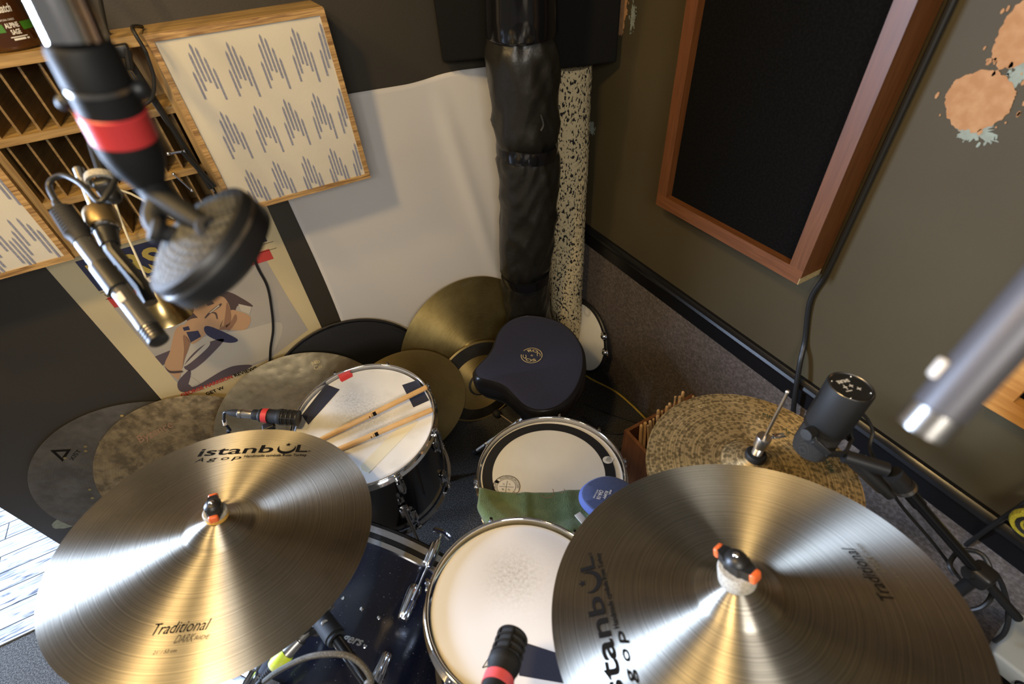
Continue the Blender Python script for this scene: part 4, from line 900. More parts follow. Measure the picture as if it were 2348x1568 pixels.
def on_f(px, py, lift=.0): return seen_on(px, py, cf + nf * lift, nf)
p0, p1 = on_f(980, 887, .0062), on_f(742, 1004, -.0045); stick('wooden drumstick on the floor tom, lying further back and crossing the dark tape', p0, p0 + (p1 - p0).normalized() * .405, 'drumsticks on the floor tom', rings=2.2)
p0, p1 = on_f(993, 938, .0062), on_f(782, 1028, -.0045); stick('wooden drumstick on the floor tom, the nearer one with a black square mark', p0, p0 + (p1 - p0).normalized() * .405, 'drumsticks on the floor tom', rings=2.2)

# snare with muffling ring, towel and shaker
csn, nsn = V((.343, .564, 1.62 - 1.062)), tilt(3.6, 5.8)
M['head_snare'] = head_mat('white_snare_skin', (.78, .75, .66), (.5, .47, .38), grime=.12, R=.18)
snare, mS, hdS = drum('snare_drum', 'snare drum with black-edged muffling disc, half covered by a green towel', csn, nsn, .188, .14, 'chrome', 'head_snare', rods=10, rod0=.25)
basket_stand('chrome snare stand holding the towel-covered snare drum', csn, nsn, .14, .188, V((csn.x, csn.y, 0)), .2, .4)
lsh = mS.inverted().to_3x3() @ (seen_on(1300, 1060, csn, nsn) - seen_on(1310, 1058, csn, nsn)).normalized() * .0065
mM = mS @ Matrix.Translation((lsh.x, lsh.y, -.0123)); mute = thing('muffling_disc', 'round cream muffling disc with black edge lying on the snare head', 'drum mute', mM)
b = MB(); b.lathe([(0, .0), (.167, .0), (.167, .0028), (.142, .0032), (0, .0032)], None, 96); b.build('disc', 'head_grey', mute, local=True)
mi = mM.inverted(); n3 = mM.to_3x3() @ V((0, 0, 1))
def mu(px, py): q = mi @ seen_on(px, py, mM.translation + n3 * .0035, n3); return q.x, q.y
b = MB(); hx, hy = mu(1411, 1051); ah = math.atan2(hy, hx); ring(b, flat(Matrix(), .0036), .1415, .1672, 96); b.build('black_edge', 'mute_black', mute, local=True)
b = MB(); q = flat(Matrix(), .0040); cx, cy = .1560 * math.cos(ah), .1560 * math.sin(ah); ring(b, q, .0, .0118, 32, (cx, cy)); ring(b, lambda u, v: q(cx + (u * math.cos(ah) - v * math.sin(ah)), cy + (u * math.sin(ah) + v * math.cos(ah))), .0, .0118 * 1.0, 4, (.006, 0)); b.build('notch', 'head_grey', mute, local=True)
b = MB(); lx, ly = mu(1161, 1116); q = flat(Matrix.Translation((lx, ly, 0)), .0038); ring(b, q, .0325, .0342, 56); ring(b, q, .0228, .0238, 48)
b.add([q(math.cos(a) * r, math.sin(a) * r) for a in (1.62 + .28, 1.62 + .55) for r in (.0238, .0325)], [(0, 1, 3, 2)])
text(b, 'SNAREDRUM.COM', q, .0058, w=.060, arc=(.0255, 1.70)); text(b, 'THE SNARE DRUM', q, .0058, w=.052, arc=(.0255, 4.2))
for a in (.95, .95 + PI / 2): d_ = V((math.cos(a), math.sin(a), 0)); e_ = V((-d_.y, d_.x, 0)) * .0005; b.add([q(*(d_ * s1 * .018 + e_ * s2).xy) for s1, s2 in ((-1, -1), (1, -1), (1, 1), (-1, 1))], [(0, 1, 2, 3)])
for (a, s_) in ((1.75, 'O'), (.15, 'T'), (3.3, 'B'), (4.85, 'S')): text(b, s_, q, .0058, w=.004, at=(.0105 * math.cos(a) - .002, .0105 * math.sin(a) - .003))
b.build('round_logo', 'ink', mute, local=True)
b = MB(); u, v = mu(1397, 1128); u2, v2 = mu(1397, 1090); a = math.atan2(v2 - v, u2 - u); q0 = flat(Matrix.Translation((u, v, 0)) @ Matrix.Rotation(a + PI, 4, 'Z'), .0038); text(b, 'REMO', q0, .010, w=.040, at=(-.042, .003)); 
for y in (-.002, .016): b.add([q0(x, y + e) for x in (-.045, .004) for e in (0, .0005)], [(0, 1, 3, 2)])
b.build('faint_maker_print', 'grey_ink', mute, local=True)

def towel():
    """folded towel over the near part of the snare, hanging over the rim"""
    top = [seen_on(1099, 1120, csn + nsn * .004, nsn), seen_on(1180, 1126, csn + nsn * .004, nsn), seen_on(1260, 1125, csn + nsn * .004, nsn), seen_on(1330, 1118, csn + nsn * .004, nsn), seen_on(1424, 1112, csn + nsn * .004, nsn)]
    nx, ny = 56, 46; ex = (top[-1] - top[0]).normalized(); ey = nsn.cross(ex).normalized() * -1   # towards the camera
    if ey.y > 0: ey = -ey
    L_ = (top[-1] - top[0]).length; o0 = top[0]; vs = []; fs = []; inv = mS.inverted()
    for j in range(ny + 1):
        for i in range(nx + 1):
            u = i / nx; s_ = .215 * j / ny; e = top[min(int(u * 4), 3)].lerp(top[min(int(u * 4) + 1, 4)], u * 4 - min(int(u * 4), 3))
            p = o0 + ex * L_ * u * (1.0) + (e - o0 - ex * (e - o0).dot(ex)) * max(0, 1 - j / 10) + ey * s_; q = inv @ p; r = math.hypot(q.x, q.y)
            z = .0045 + .003 * noise.noise(V((u * 5, s_ * 14, 1))) + .003 * math.exp(-((u - .33) / .03) ** 2) + .003 * math.exp(-((u - .62) / .04) ** 2)
            if r < .176: z -= .010 * min(1, (.176 - r) / .03)
            if r > .193:
                k = .193 / r; over = r - .193; out = min(over, .012); q.x *= (.193 + out) / r; q.y *= (.193 + out) / r; z -= max(0, over - .006) * 1.0
            q.z = z; vs.append(mS @ q)
    for j in range(ny):
        for i in range(nx): a = j * (nx + 1) + i; fs.append((a, a + 1, a + nx + 2, a + nx + 1))
    t = thing('towel', 'folded green towel draped over the near half of the snare drum', 'towel', csn)
    b = MB(); b.add(vs, fs); o = b.build('cloth', 'towel', t, sharp=180); md = o.modifiers.new('cloth_thickness', 'SOLIDIFY'); md.thickness = .0035; md.offset = 1
    b = MB(); q = flat(mS, .0075); 
    for px, py, r in ((1254, 1132, .017), (1288, 1128, .008), (1184, 1128, .008)):
        w = mS.inverted() @ seen_on(px, py, csn + nsn * .006, nsn); ring(b, lambda u, v: mS @ V((u, v, .0132)), r - .0018, r, 28, (w.x, w.y), a0=PI, a1=2 * PI)
    b.build('faded_marks', mat('faded_pink_print', (.22, .13, .07), .9), t)
towel()
def shaker():
    c = seen_on(1398, 1150, csn + nsn * .012, nsn) ; ex = (seen_on(1398, 1190, csn, nsn) - seen_on(1398, 1150, csn, nsn)).normalized()
    mx = frame_mx(c, nsn, ex); t = thing('shaker_bag', 'blue woven shaker pouch with white print lying on the green towel', 'shaker', mx); pts = []
    hw = .070
    def out(k, z): return [V((.066 * math.cos(a) * k * (1 + .08 * math.cos(2 * a)), .060 * math.sin(a) * k, z)) for a in [2 * PI * i / 64 for i in range(64)]]
    loops = [out(.93, 0), out(1.0, .006), out(1.0, .012), out(.95, .019), out(.90, .022)]
    def skin(lp, cap=None):
        b = MB(); n = 64; vs = [p for l in lp for p in l]; fs = []
        for i in range(len(lp) - 1):
            for k in range(n): k2 = (k + 1) % n; fs.append((i * n + k, i * n + k2, (i + 1) * n + k2, (i + 1) * n + k))
        if cap is not None: vs.append(V((0, 0, cap))); o_ = (len(lp) - 1) * n; fs += [(o_ + k, o_ + (k + 1) % n, len(vs) - 1) for k in range(n)]
        b.add(vs, fs); return b
    skin(loops).build('binding', 'denim_edge', t, local=True); skin([out(.90, .022), out(.86, .0245), out(.5, .028), out(.2, .029)], .029).build('woven_top', 'denim', t, local=True)
    im = mx.inverted()
    def lp(px, py): q = im @ seen_on(px, py, c + nsn * .028, nsn); return V((q.x, q.y, 0))
    b = MB(); 
    for (A_, B2, s_, h) in (((1380, 1125), (1371, 1146), 'CHA-YA', .0095), ((1392, 1127), (1384, 1144), 'ROPPY', .007), ((1371, 1124), (1361, 1143), 'KOTO HAND', .0035), ((1402, 1125), (1398, 1136), 'no.', .006)):
        p, q = lp(*A_), lp(*B2); d_ = (q - p); a = math.atan2(d_.y, d_.x); m4 = Matrix.Translation((p.x, p.y, .0297)) @ Matrix.Rotation(a, 4, 'Z'); text(b, s_, flat(m4), h, w=d_.length, at=(0, -h / 2), bold=.02)
    b.build('white_lettering', 'white_ink', t, local=True)
    b = MB(); a = lp(1334, 1174); b.rbox((a.x, a.y, .004), (.030, .016, .003), .001, Matrix.Rotation(math.atan2(a.y, a.x) + PI / 2, 4, 'Z')); b.build('side_tag', 'white_card', t, local=True)
shaker()

# rack tom
ct, ntm = V((.107, .290, 1.62 - .895)), tilt(6.5, 7.8)
M['head_tom'] = head_mat('white_tom_skin', (.79, .80, .84), (.30, .28, .21), spots=((.012, .045, .075, .62), (.03, .03, .12, .16)), edge=(.66, .54, .26), R=.163)
tom, mT, hdT = drum('tom_drum', 'small tom drum with bright white head and smudge in its middle', ct, ntm, .165, .22, 'navy_shell', 'head_tom', rods=6, rod0=.35)
basket_stand('chrome stand under the white-headed tom drum', ct, ntm, .22, .165, V((.16, .25, 0)), .16, 0.1)
tape_on(hdT, mT, [(1196, 1471), (1290, 1502), (1300, 1568), (1190, 1549)], 'dark_tape', 'navy_tape', parent=hdT)
b = MB(); im = mT.inverted(); n3 = mT.to_3x3() @ V((0, 0, 1)); c3 = mT @ V((0, 0, -.0122))
pts = [im @ seen_on(x, y, c3, n3) for x, y in ((1106, 1531), (1121, 1508), (1129, 1511), (1137, 1514), (1150, 1519), (1140, 1541), (1130, 1532), (1118, 1527))]
for i in range(len(pts)):
    p, q = pts[i], pts[(i + 1) % len(pts)]; d_ = (q - p).normalized(); e = V((-d_.y, d_.x, 0)) * .0006
    b.add([V((w.x, w.y, -.0119)) for w in (p - e, q - e, q + e, p + e)], [(0, 1, 2, 3)])
b.build('crown_logo', 'ink', hdT, local=True)

# bass drum, lying on its side: local z runs along the drum axis, away from the drummer's seat
KA = V((math.cos(math.radians(223.5)), math.sin(math.radians(223.5)), 0)); KR = .28
kc = V((-.095, .665, KR + .004)); mK = frame_mx(kc, KA, (0, 0, 1))
kick = thing('bass_drum', 'dark navy bass drum with chrome lugs and sparkle-striped hoop under the cymbals', 'bass drum', mK); KD = .38
b = MB(); b.lathe([(KR - .014, .03), (KR - .008, .03), (KR - .008, KD - .03), (KR - .014, KD - .03)], None, 128, closed=True); b.build('shell', 'navy_shell', kick, local=True)
for nm, z0, s_ in (('rear_hoop', 0, 1), ('front_hoop', KD, -1)):
    z1 = z0 + s_ * .042; b = MB(); b.lathe([(KR - .012, z0), (KR - .003, z0), (KR, z0 + s_ * .003), (KR, z0 + s_ * .034), (KR - .003, z0 + s_ * .036), (KR - .012, z0 + s_ * .036)], None, 128, closed=True); hp = b.build(nm, 'black_gloss', kick, local=True)
    b = MB(); b.lathe([(KR + .0006, z0 + s_ * .010), (KR + .0006, z0 + s_ * .024)], None, 160); b.build('sparkle_inlay', 'glitter', hp, local=True)
    b = MB(); b.lathe([(KR - .012, z0 + s_ * .036), (KR - .001, z0 + s_ * .036), (KR - .001, z0 + s_ * .047), (KR - .012, z0 + s_ * .049)], None, 128, closed=True); b.build('chrome_rim', 'chrome', kick, local=True)
    b = MB(); b.lathe([(0, z0 + s_ * .012), (KR - .013, z0 + s_ * .010)], None, 96); b.build('drum_head', 'head_snare', kick, local=True)
def kp(a, z, r=KR): return V((-math.sin(a) * r, math.cos(a) * r, z))   # a = angle from the top
for k in range(8):
    a = math.radians(45 * k + 11)
    for s_ in (1, -1):
        z0 = 0 if s_ == 1 else KD; rot = Matrix.Rotation(a, 4, 'Z')
        R0 = KR + .012
        b = MB(); b.rbox(rot @ V((0, KR + .004, z0 + s_ * .018)), (.026, .020, .054), .005, rot); b.lathe([(0, 0), (.0075, 0), (.0085, .01), (.0085, .058), (.006, .062), (0, .062)], rot @ axis_m((0, R0 + .004, z0 - s_ * .012), (0, 0, s_)), 18); b.build('claw', 'chrome', kick, local=True)
        b = MB(); b.cyl(rot @ V((0, R0 + .004, z0 - s_ * .03)), rot @ V((0, R0 - .002, z0 + s_ * .12)), .0032); b.tube([rot @ V((-.022, R0 + .004, z0 - s_ * .030)), rot @ V((0, R0 + .006, z0 - s_ * .034)), rot @ V((.022, R0 + .004, z0 - s_ * .030))], .0062, 8); b.build('t_rod', 'chrome', kick, local=True)
        b = MB(); n = 20; lp = []
        for (zz, w_, h_) in ((0, .0125, .016), (.010, .0150, .0185), (.030, .0146, .0180), (.055, .0122, .0150), (.066, .0114, .0138), (.070, .0095, .0120)):
            ring_ = []
            for i in range(n):
                q = PI * i / (n - 1); fl = 1 + .06 * math.cos(q * 14); ring_.append(rot @ V((math.cos(q) * w_ * fl, KR - .009 + math.sin(q) * h_ * fl, z0 + s_ * (.088 + zz))))
            lp.append(ring_)
        vs = [p for l in lp for p in l]; fs = [(i * n + k_, i * n + k_ + 1, (i + 1) * n + k_ + 1, (i + 1) * n + k_) for i in range(len(lp) - 1) for k_ in range(n - 1)] + [tuple(range(n)), tuple((len(lp) - 1) * n + k_ for k_ in range(n))]
        b.add(vs, fs); b.build('lug', 'chrome', kick, local=True)
for s_ in (-1, 1):
    e = mK @ V((s_ * .33, -KR + .004, KD * .75)); q = mK @ kp(s_ * -1.75, KD * .72, KR - .008); b = MB(); b.cyl(q, V((e.x, e.y, .014)), .007); sp_ = b.build('spur', 'chrome', kick)
    b = MB(); b.ball(V((e.x, e.y, .014)), .012); b.build('rubber_foot', 'rubber', sp_)
# script badge on the shell
def on_kick(px, py):
    D = (seen(px, py, d=1) - EYE); o = mK.inverted() @ EYE; d_ = mK.to_3x3().inverted() @ D; r = KR - .0075
    A_ = d_.x ** 2 + d_.y ** 2; B2 = o.x * d_.x + o.y * d_.y; C_ = o.x ** 2 + o.y ** 2 - r * r; dd = B2 * B2 - A_ * C_
    return o + d_ * ((-B2 - math.sqrt(max(dd, 0))) / A_)
q0, q1 = on_kick(752, 1464), on_kick(824, 1484); a0_ = math.atan2(-q0.x, q0.y); a1_ = math.atan2(-q1.x, q1.y); zb = (q0.z + q1.z) / 2
sg = 1 if a1_ > a0_ else -1
def badge(u, v): a = a0_ + sg * u / KR; p = kp(a, zb + (q1.z - q0.z) * (u / .08) - v, KR - .0066); return p
b = MB(); text(b, 'Rogers', badge, .016, w=abs(a1_ - a0_) * KR, shear=.35, bold=.025); b.build('script_badge', 'chrome', kick, local=True)
for (px, py) in ((869, 1416), (837, 1481), (786, 1371), (829, 1396)):
    b = MB(); q = on_kick(px, py); ax = V((q.x, q.y, 0)).normalized(); b.lathe([(0, .0016), (.002, .0016), (.0038, .0008), (.0042, 0)], axis_m(q, ax), 16); b.build('screw', 'chrome', kick, local=True)

# ------------------------------------------------------------------ throne
def throne():
    zt = .49; px = [(830, 1030), (862, 990), (900, 950), (945, 900), (985, 835), (1005, 780), (1030, 720), (1075, 660), (1140, 610), (1220, 582), (1300, 573), (1400, 583), (1500, 608), (1590, 650), (1660, 710), (1712, 780), (1745, 850), (1758, 930), (1755, 1010), (1738, 1090), (1705, 1170), (1660, 1240), (1600, 1300), (1530, 1345), (1450, 1370), (1380, 1376), (1310, 1362), (1240, 1325), (1175, 1265), (1110, 1200), (1050, 1160), (985, 1135), (920, 1118), (868, 1100), (838, 1070)]
    o = [seen(850 + .2806 * x, 560 + .2806 * y, z=zt) for x, y in px]; n0 = len(o)
    o = spline(o + [o[0]], 4)[:-1]; n = len(o); c = sum(o, V()) / n
    t = thing('drum_throne', 'navy velour cycle-seat drum throne with round gold print, on a chrome tripod', 'stool', (c.x, c.y, 0))
    def loop(k, z, inset=0):
        return [V((c.x + (p.x - c.x) * k - (p - c).normalized().x * inset, c.y + (p.y - c.y) * k - (p - c).normalized().y * inset, z)) for p in o]
    def skin(lps, capz=None, flip=False):
        b = MB(); vs = [p for l in lps for p in l]; fs = []
        for i in range(len(lps) - 1):
            for k in range(n): k2 = (k + 1) % n; fs.append((i * n + k, i * n + k2, (i + 1) * n + k2, (i + 1) * n + k))
        if capz is not None: vs.append(V((c.x, c.y, capz))); q = (len(lps) - 1) * n; fs += [(q + k, q + (k + 1) % n, len(vs) - 1) for k in range(n)]
        return b.add(vs, fs)
    skin([loop(1, .405, .02), loop(1, .412, .006), loop(1, .425, 0), loop(1, .455, -.003), loop(1, .475, -.001), loop(1, .486, .004), loop(1, .4905, .010)], None).build('vinyl_side', 'vinyl', t, sharp=60)
    skin([loop(1, .4895, .009), loop(1, .4915, .011), loop(1, .4925, .017), loop(.85, .4945), loop(.6, .4935), loop(.3, .492)], .491).build('velour_top', 'velour', t, sharp=60)
    b = MB(); lp = loop(1, .4905, .0095); b.tube(lp + [lp[0]], .0022, 6, caps=False); b.build('piping', 'vinyl', t)
    b = MB(); b.prism([((p.x - c.x) * .9, (p.y - c.y) * .9) for p in o], Matrix.Translation((c.x, c.y, .392)), .014); b.build('seat_base', 'black', t)
    lc = seen(1219, 815, z=.494); ud = seen(1219, 805, z=.494) - lc; m4 = frame_mx(V((lc.x, lc.y, .4945)), V((0, 0, 1)), ud) @ Matrix.Rotation(-.62, 4, 'Z'); q = flat(m4, .0004); b = MB()
    for a in (0.15, 1.15 * PI): ring(b, q, .0335, .0360, 40, a0=a, a1=a + .93 * PI)
    text(b, 'ROC', q, .0120, w=.042, arc=(.0180, 2.75), bold=.02); text(b, 'SOC', q, .0120, w=.042, arc=(.0180, -.35), bold=.02); text(b, 'N', q, .007, at=(-.0025, -.0035), bold=.02)
    b.build('round_print', 'gold_ink', t)
    b = MB(); b.cyl(V((c.x, c.y, .18)), V((c.x, c.y, .393)), .016); b.cyl(V((c.x, c.y, .10)), V((c.x, c.y, .26)), .021); b.build('post', 'chrome', t)
    for k in range(3):
        a = .6 + 2 * PI * k / 3; e = V((c.x + math.cos(a) * .23, c.y + math.sin(a) * .22, .016)); b = MB(); b.tube([V((c.x, c.y, .22)), e], .010, 8); b.tube([V((c.x, c.y, .11)), (V((c.x, c.y, .22)) + e) / 2], .006, 6); lg = b.build('leg', 'steel', t)
        b = MB(); b.ball(e, .0155); b.build('rubber_foot', 'rubber', lg)
throne()

# ------------------------------------------------------------------ right wall floor things
R = .169; mx = frame_mx(V((XR - .053, 1.258, .171)), V((-math.cos(math.radians(11)), 0, math.sin(math.radians(11)))), (0, 0, 1))
t = thing('practice_disc', 'round white disc with black rim and two chrome studs leaning on the right wall', 'practice pad', mx)
b = MB(); b.lathe([(0, 0), (R - .004, 0), (R, .004), (R, .010), (R - .004, .014), (R - .016, .0145), (R - .0165, .012), (0, .012)], None, 96); b.build('rubber_base', 'black', t, local=True)
b = MB(); b.lathe([(0, .0135), (R - .020, .0135), (R - .0175, .0125)], None, 96); b.build('white_face', 'head_grey', t, local=True)
im = mx.inverted(); cc = mx @ V((0, 0, .0135)); nn = mx.to_3x3() @ V((0, 0, 1))
for (px, py) in ((1385, 771), (1388, 808)):
    q = im @ seen_on(px, py, cc, nn); b = MB(); b.lathe([(.0195, .0136), (.019, .0155), (.013, .018), (.011, .023), (.006, .0265), (0, .0275)], Matrix.Translation((q.x, q.y, 0)), 32); b.build('stud', 'chrome', t, local=True)
b = MB(); q = im @ seen_on(1346, 714, cc, nn); p = flat(Matrix.Translation((q.x, q.y, 0)), .0140); ring(b, p, .0215, .0235, 40); ring(b, p, .0125, .0135, 32)
for k in range(14): a = 2 * PI * k / 14; b.add([p(r * math.cos(a + e), r * math.sin(a + e)) for r, e in ((.0155, -.1), (.0195, -.1), (.0195, .1), (.0155, .1))], [(0, 1, 2, 3)])
b.build('round_print', 'grey_ink', t, local=True)
t = thing('blue_case', 'deep blue plastic case on the carpet before the leaning white disc', 'case', (.875, 1.215, .0)); b = MB(); b.rbox((.858, 1.215, .026), (.055, .09, .05), .010, Matrix.Rotation(.5, 4, 'Z')); b.build('shell', 'blue_plastic', t); b = MB(); b.rbox((.858, 1.215, .027), (.057, .092, .004), .0015, Matrix.Rotation(.5, 4, 'Z')); b.build('lid_seam', 'black', t)

# stick bin
bc = [V((.696, .684)), V((.985, .684)), V((.985, .490)), V((.696, .490))]
zb = .33; t = thing('stick_bin', 'open reddish wooden box full of drumsticks behind the hi-hat', 'box', (.853, .579, 0)); cen = sum(bc, V((0, 0))) / 4
for i in range(4):
    p, q = bc[i], bc[(i + 1) % 4]; d_ = (q - p).normalized(); nn = V((-d_.y, d_.x)); 
    if nn.dot(cen - p) < 0: nn = -nn
    w = .011; p2, q2 = p, q; b = MB()
    if i % 2: p2, q2 = p + d_ * w, q - d_ * w
    b.prism([p2, q2, q2 + nn * w, p2 + nn * w], Matrix.Translation((0, 0, .002)), zb - .002); b.build('side_board', 'bin_wood', t)
b = MB(); b.prism([cen + (p - cen) * .93 for p in bc], Matrix.Translation((0, 0, .003)), .010); b.build('bottom_board', 'bin_wood', t)
tips = [(1471, 973, .405), (1486, 974, .415), (1480, 968, .41), (1491, 964, .415), (1499, 959, .42), (1508, 952, .42), (1510, 939, .425), (1518, 941, .42), (1530, 931, .425), (1536, 923, .43), (1549, 908, .445), (1559, 908, .44), (1567, 897, .45), (1590, 907, .43)]
LBL = ['standing against the left board of the bin', 'just inside the left corner of the bin', 'where the yellow cable meets the bin', 'just right of the yellow cable', 'a little right of the yellow cable', 'a third along the visible row in the bin', 'one of the twin round tips in the bin, left one', 'one of the twin round tips in the bin, right one', 'just before the raised sticks in the bin', 'next to the first raised stick', 'thick one raised high in the bin', 'pale tip between the two raised sticks', 'tallest stick in the bin', 'stick end standing apart at the far right of the bin']
for i, (px, py, z) in enumerate(tips):
    e = seen(px, py, z=z); rank = sorted(range(len(tips)), key=lambda j: tips[j][0]).index(i); r = .0056
    foot = V((.745 + .0135 * rank, .625 - .035 * (i % 2), .020)); f33 = (zb - .02) / (e.z - .02); q33 = foot.lerp(e, f33)
    kk = i % 3; tt = thing('drumstick', ('pale drumstick end %s' % LBL[i]) if i < len(LBL) else 'wooden drumstick packed in the bin, hidden by the hi-hat edge', 'drumstick', axis_m(foot, e - foot), 'drumsticks in the wooden bin'); L_ = (e - foot).length
    b = MB()
    if kk == 0: pr = [(0, 0), (r, .002), (r, L_ - .012), (r * .9, L_ - .004), (r * .5, L_ - .001), (0, L_)]
    elif kk == 1: pr = [(0, 0), (r, .002), (r, L_ * .5), (r * .55, L_ - .022), (r * .45, L_ - .015), (r * .72, L_ - .008), (r * .55, L_ - .002), (0, L_)]
    else: pr = [(0, 0), (r, .002), (r, L_ - .006), (r * .8, L_ - .002), (0, L_)]
    b.lathe(pr, None, 16); b.build('shaft', 'beech' if i % 2 else 'hickory', tt, local=True)

# cables on the carpet
def cable(name, label, pts, m='cable', r=.0035, k=8): b = MB(); b.tube(pts, r, 8, smooth=k); return tag(b.build(name, m), label, 'cable', {'floor_cable': 'cables on the carpet', 'hanging_cable': 'cable loops by the boom joint'}.get(name))
z = .0045
cable('floor_cable', 'yellow cable lying on the carpet between the throne and the wooden bin', [seen(1340, 858, z=z), seen(1358, 870, z=z), seen(1410, 897, z=z), seen(1450, 930, z=z), seen(1487, 968, z=z), seen(1500, 990, z=z)], 'yellow_cable', .004)
cable('floor_cable', 'black cable on the carpet ending at the left corner of the wooden bin', [seen(1340, 925, z=z), seen(1390, 945, z=z), seen(1440, 962, z=z), seen(1475, 972, z=z), seen(1500, 980, z=z)])
cable('floor_cable', 'black cable on the carpet curving right of the snare drum', [seen(1335, 955, z=z), seen(1370, 985, z=z), seen(1420, 995, z=z), seen(1465, 985, z=z), seen(1500, 985, z=z)])
cable('floor_cable', 'thin black cable on the carpet left of the throne', [seen(990, 965, z=z), seen(1050, 945, z=z), seen(1085, 925, z=z), seen(1120, 905, z=z), seen(1140, 890, z=z)], r=.003)
cable('floor_cable', 'black cable on the carpet between snare drum and wooden bin', [seen(1420, 1030, z=z), seen(1440, 1025, z=z), seen(1462, 1020, z=z), seen(1490, 1040, z=z)], r=.005)
pd = thing('beater_rod', 'thin steel rod with black ball end lying on the carpet before the throne', 'beater', seen(1150, 950, z=.02)); b = MB(); b.tube([seen(1146, 950, z=.02), seen(1188, 980, z=.02)], .003, 8); b.build('rod', 'steel', pd); b = MB(); b.ball(seen(1139, 948, z=.02), .0185); b.build('ball', 'rubber', pd)

# ------------------------------------------------------------------ microphones
def dyn_mic(t, p0, p1, r, band, band_at=.30, cable_pts=None):
    """p0 tail, p1 grille end; drum microphone with ribbed open grille"""
    p0, p1 = V(p0), V(p1); L_ = (p1 - p0).length; mx = axis_m(p0, p1 - p0)
    b = MB(); b.lathe([(0, 0), (r * .62, 0), (r * .66, L_ * .02), (r * .66, L_ * .13), (r * .84, L_ * .17), (r * .86, L_ * .52), (r * .96, L_ * .56), (r, L_ * .60), (r, L_ * .64), (r * .9, L_ * .64), (0, L_ * .64)], mx, 48); body = b.build('body', 'black_matte', t)
    b = MB(); b.lathe([(r * .86, L_ * band_at), (r * .9, L_ * band_at), (r * .9, L_ * (band_at + .12)), (r * .86, L_ * (band_at + .12))], mx, 48, closed=True); b.build('colour_band', band, t)
    b = MB(); b.lathe([(0, L_ * .63), (r * .90, L_ * .63), (r * .90, L_ * .97), (r * .8, L_ * .985), (0, L_ * .985)], mx, 48); g = b.build('grille', 'fine_grille', t)
    b = MB()
    for k in range(4): z = L_ * (.655 + k * .098); b.lathe([(r * .88, z), (r * 1.0, z + L_ * .008), (r * 1.0, z + L_ * .030), (r * .88, z + L_ * .038)], mx, 48, closed=True)
    b.lathe([(r * .9, L_ * .955), (r * 1.0, L_ * .96), (r * .98, L_ * .985), (r * .8, L_ * 1.0), (0, L_ * 1.0)], mx, 48)
    for k in range(6): rot = mx @ Matrix.Rotation(k * PI / 3, 4, 'Z'); b.box(rot @ V((r * .93, 0, L_ * .80)), (r * .14, r * .10, L_ * .34), rot)
    b.build('cage', 'black', t)
    return mx, L_
def xlr(t, p0, p1, r):
    p0, p1 = V(p0), V(p1); L_ = (p1 - p0).length; mx = axis_m(p0, p1 - p0)
    b = MB(); b.lathe([(0, L_ * .42), (r * .8, L_ * .42), (r, L_ * .46), (r, L_ * .56), (r * .86, L_ * .58), (r * .92, L_ * .62), (r * .92, L_), (0, L_)], mx, 32); b.build('connector', 'steel', t)
    b = MB(); b.lathe([(0, 0), (r * .45, 0), (r * .72, L_ * .2), (r * .8, L_ * .44), (0, L_ * .44)], mx, 24); b.build('cable_boot', 'rubber', t)
# mic at the floor tom
m0, m1 = seen(578, 950, z=.690), seen(686, 959, z=.672)
t = thing('drum_microphone', 'black drum microphone with bright red band at the left rim of the floor tom', 'microphone', m0, 'drum microphones'); mxm, Lm = dyn_mic(t, m0 + (m1 - m0) * .02, m1, (m1 - m0).length * .172, 'red_tape', .22)
xlr(t, m0 - (m1 - m0) * .52, m0 + (m1 - m0) * .03, (m1 - m0).length * .105)
e0 = m0 - (m1 - m0) * .50; b = MB(); b.tube([e0, e0 - (m1 - m0) * .10 + V((0, 0, -.004)), seen(515, 968, z=.672), seen(527, 985, z=.64), seen(545, 1010, z=.58), V((-.22, .93, .30)), V((-.25, .95, .02))], .0035, smooth=8); b.build('mic_cable', 'cable', t)
b = MB(); b.cyl(seen(514, 962, z=.677), seen(517, 974, z=.664), .0052); b.build('tape_wrap', 'white_card', t)
b = MB(); q = seen(612, 972, z=.676); q2 = mF @ V((-.186, -.030, .0)); b.rbox(q + V((0, 0, -.012)), (.030, .022, .016), .004); b.tube([q + V((0, 0, -.014)), q + V((.004, -.012, -.034)), q2 * .6 + q * .4 + V((0, 0, -.02)), q2], .005, 8, smooth=5); b.rbox(q2, (.020, .020, .028), .004); b.build('rim_clip', 'black', t)

# mic over the tom
p1 = seen(1176, 1458, d=.66); p0 = seen(1118, 1640, d=.56)
t = thing('drum_microphone', 'black drum microphone with pinkish red band pointing at the white tom head', 'microphone', p0, 'drum microphones'); dyn_mic(t, p0, p1, .0218, 'pink_tape', .30)
b = MB(); ax = (p0 - p1).normalized(); b.tube([p0, p0 + ax * .05, p0 + ax * .10 + V((0, 0, -.03)), V((.10, -.26, .80)), V((.12, -.32, .4)), V((.12, -.32, .015))], .0085, 12, smooth=8); b.build('gooseneck', 'black', t)
b = MB(); b.lathe([(0, 0), (.10, 0), (.10, .008), (.03, .016), (0, .018)], Matrix.Translation((.12, -.32, 0)), 48); b.build('round_base', 'black', t)

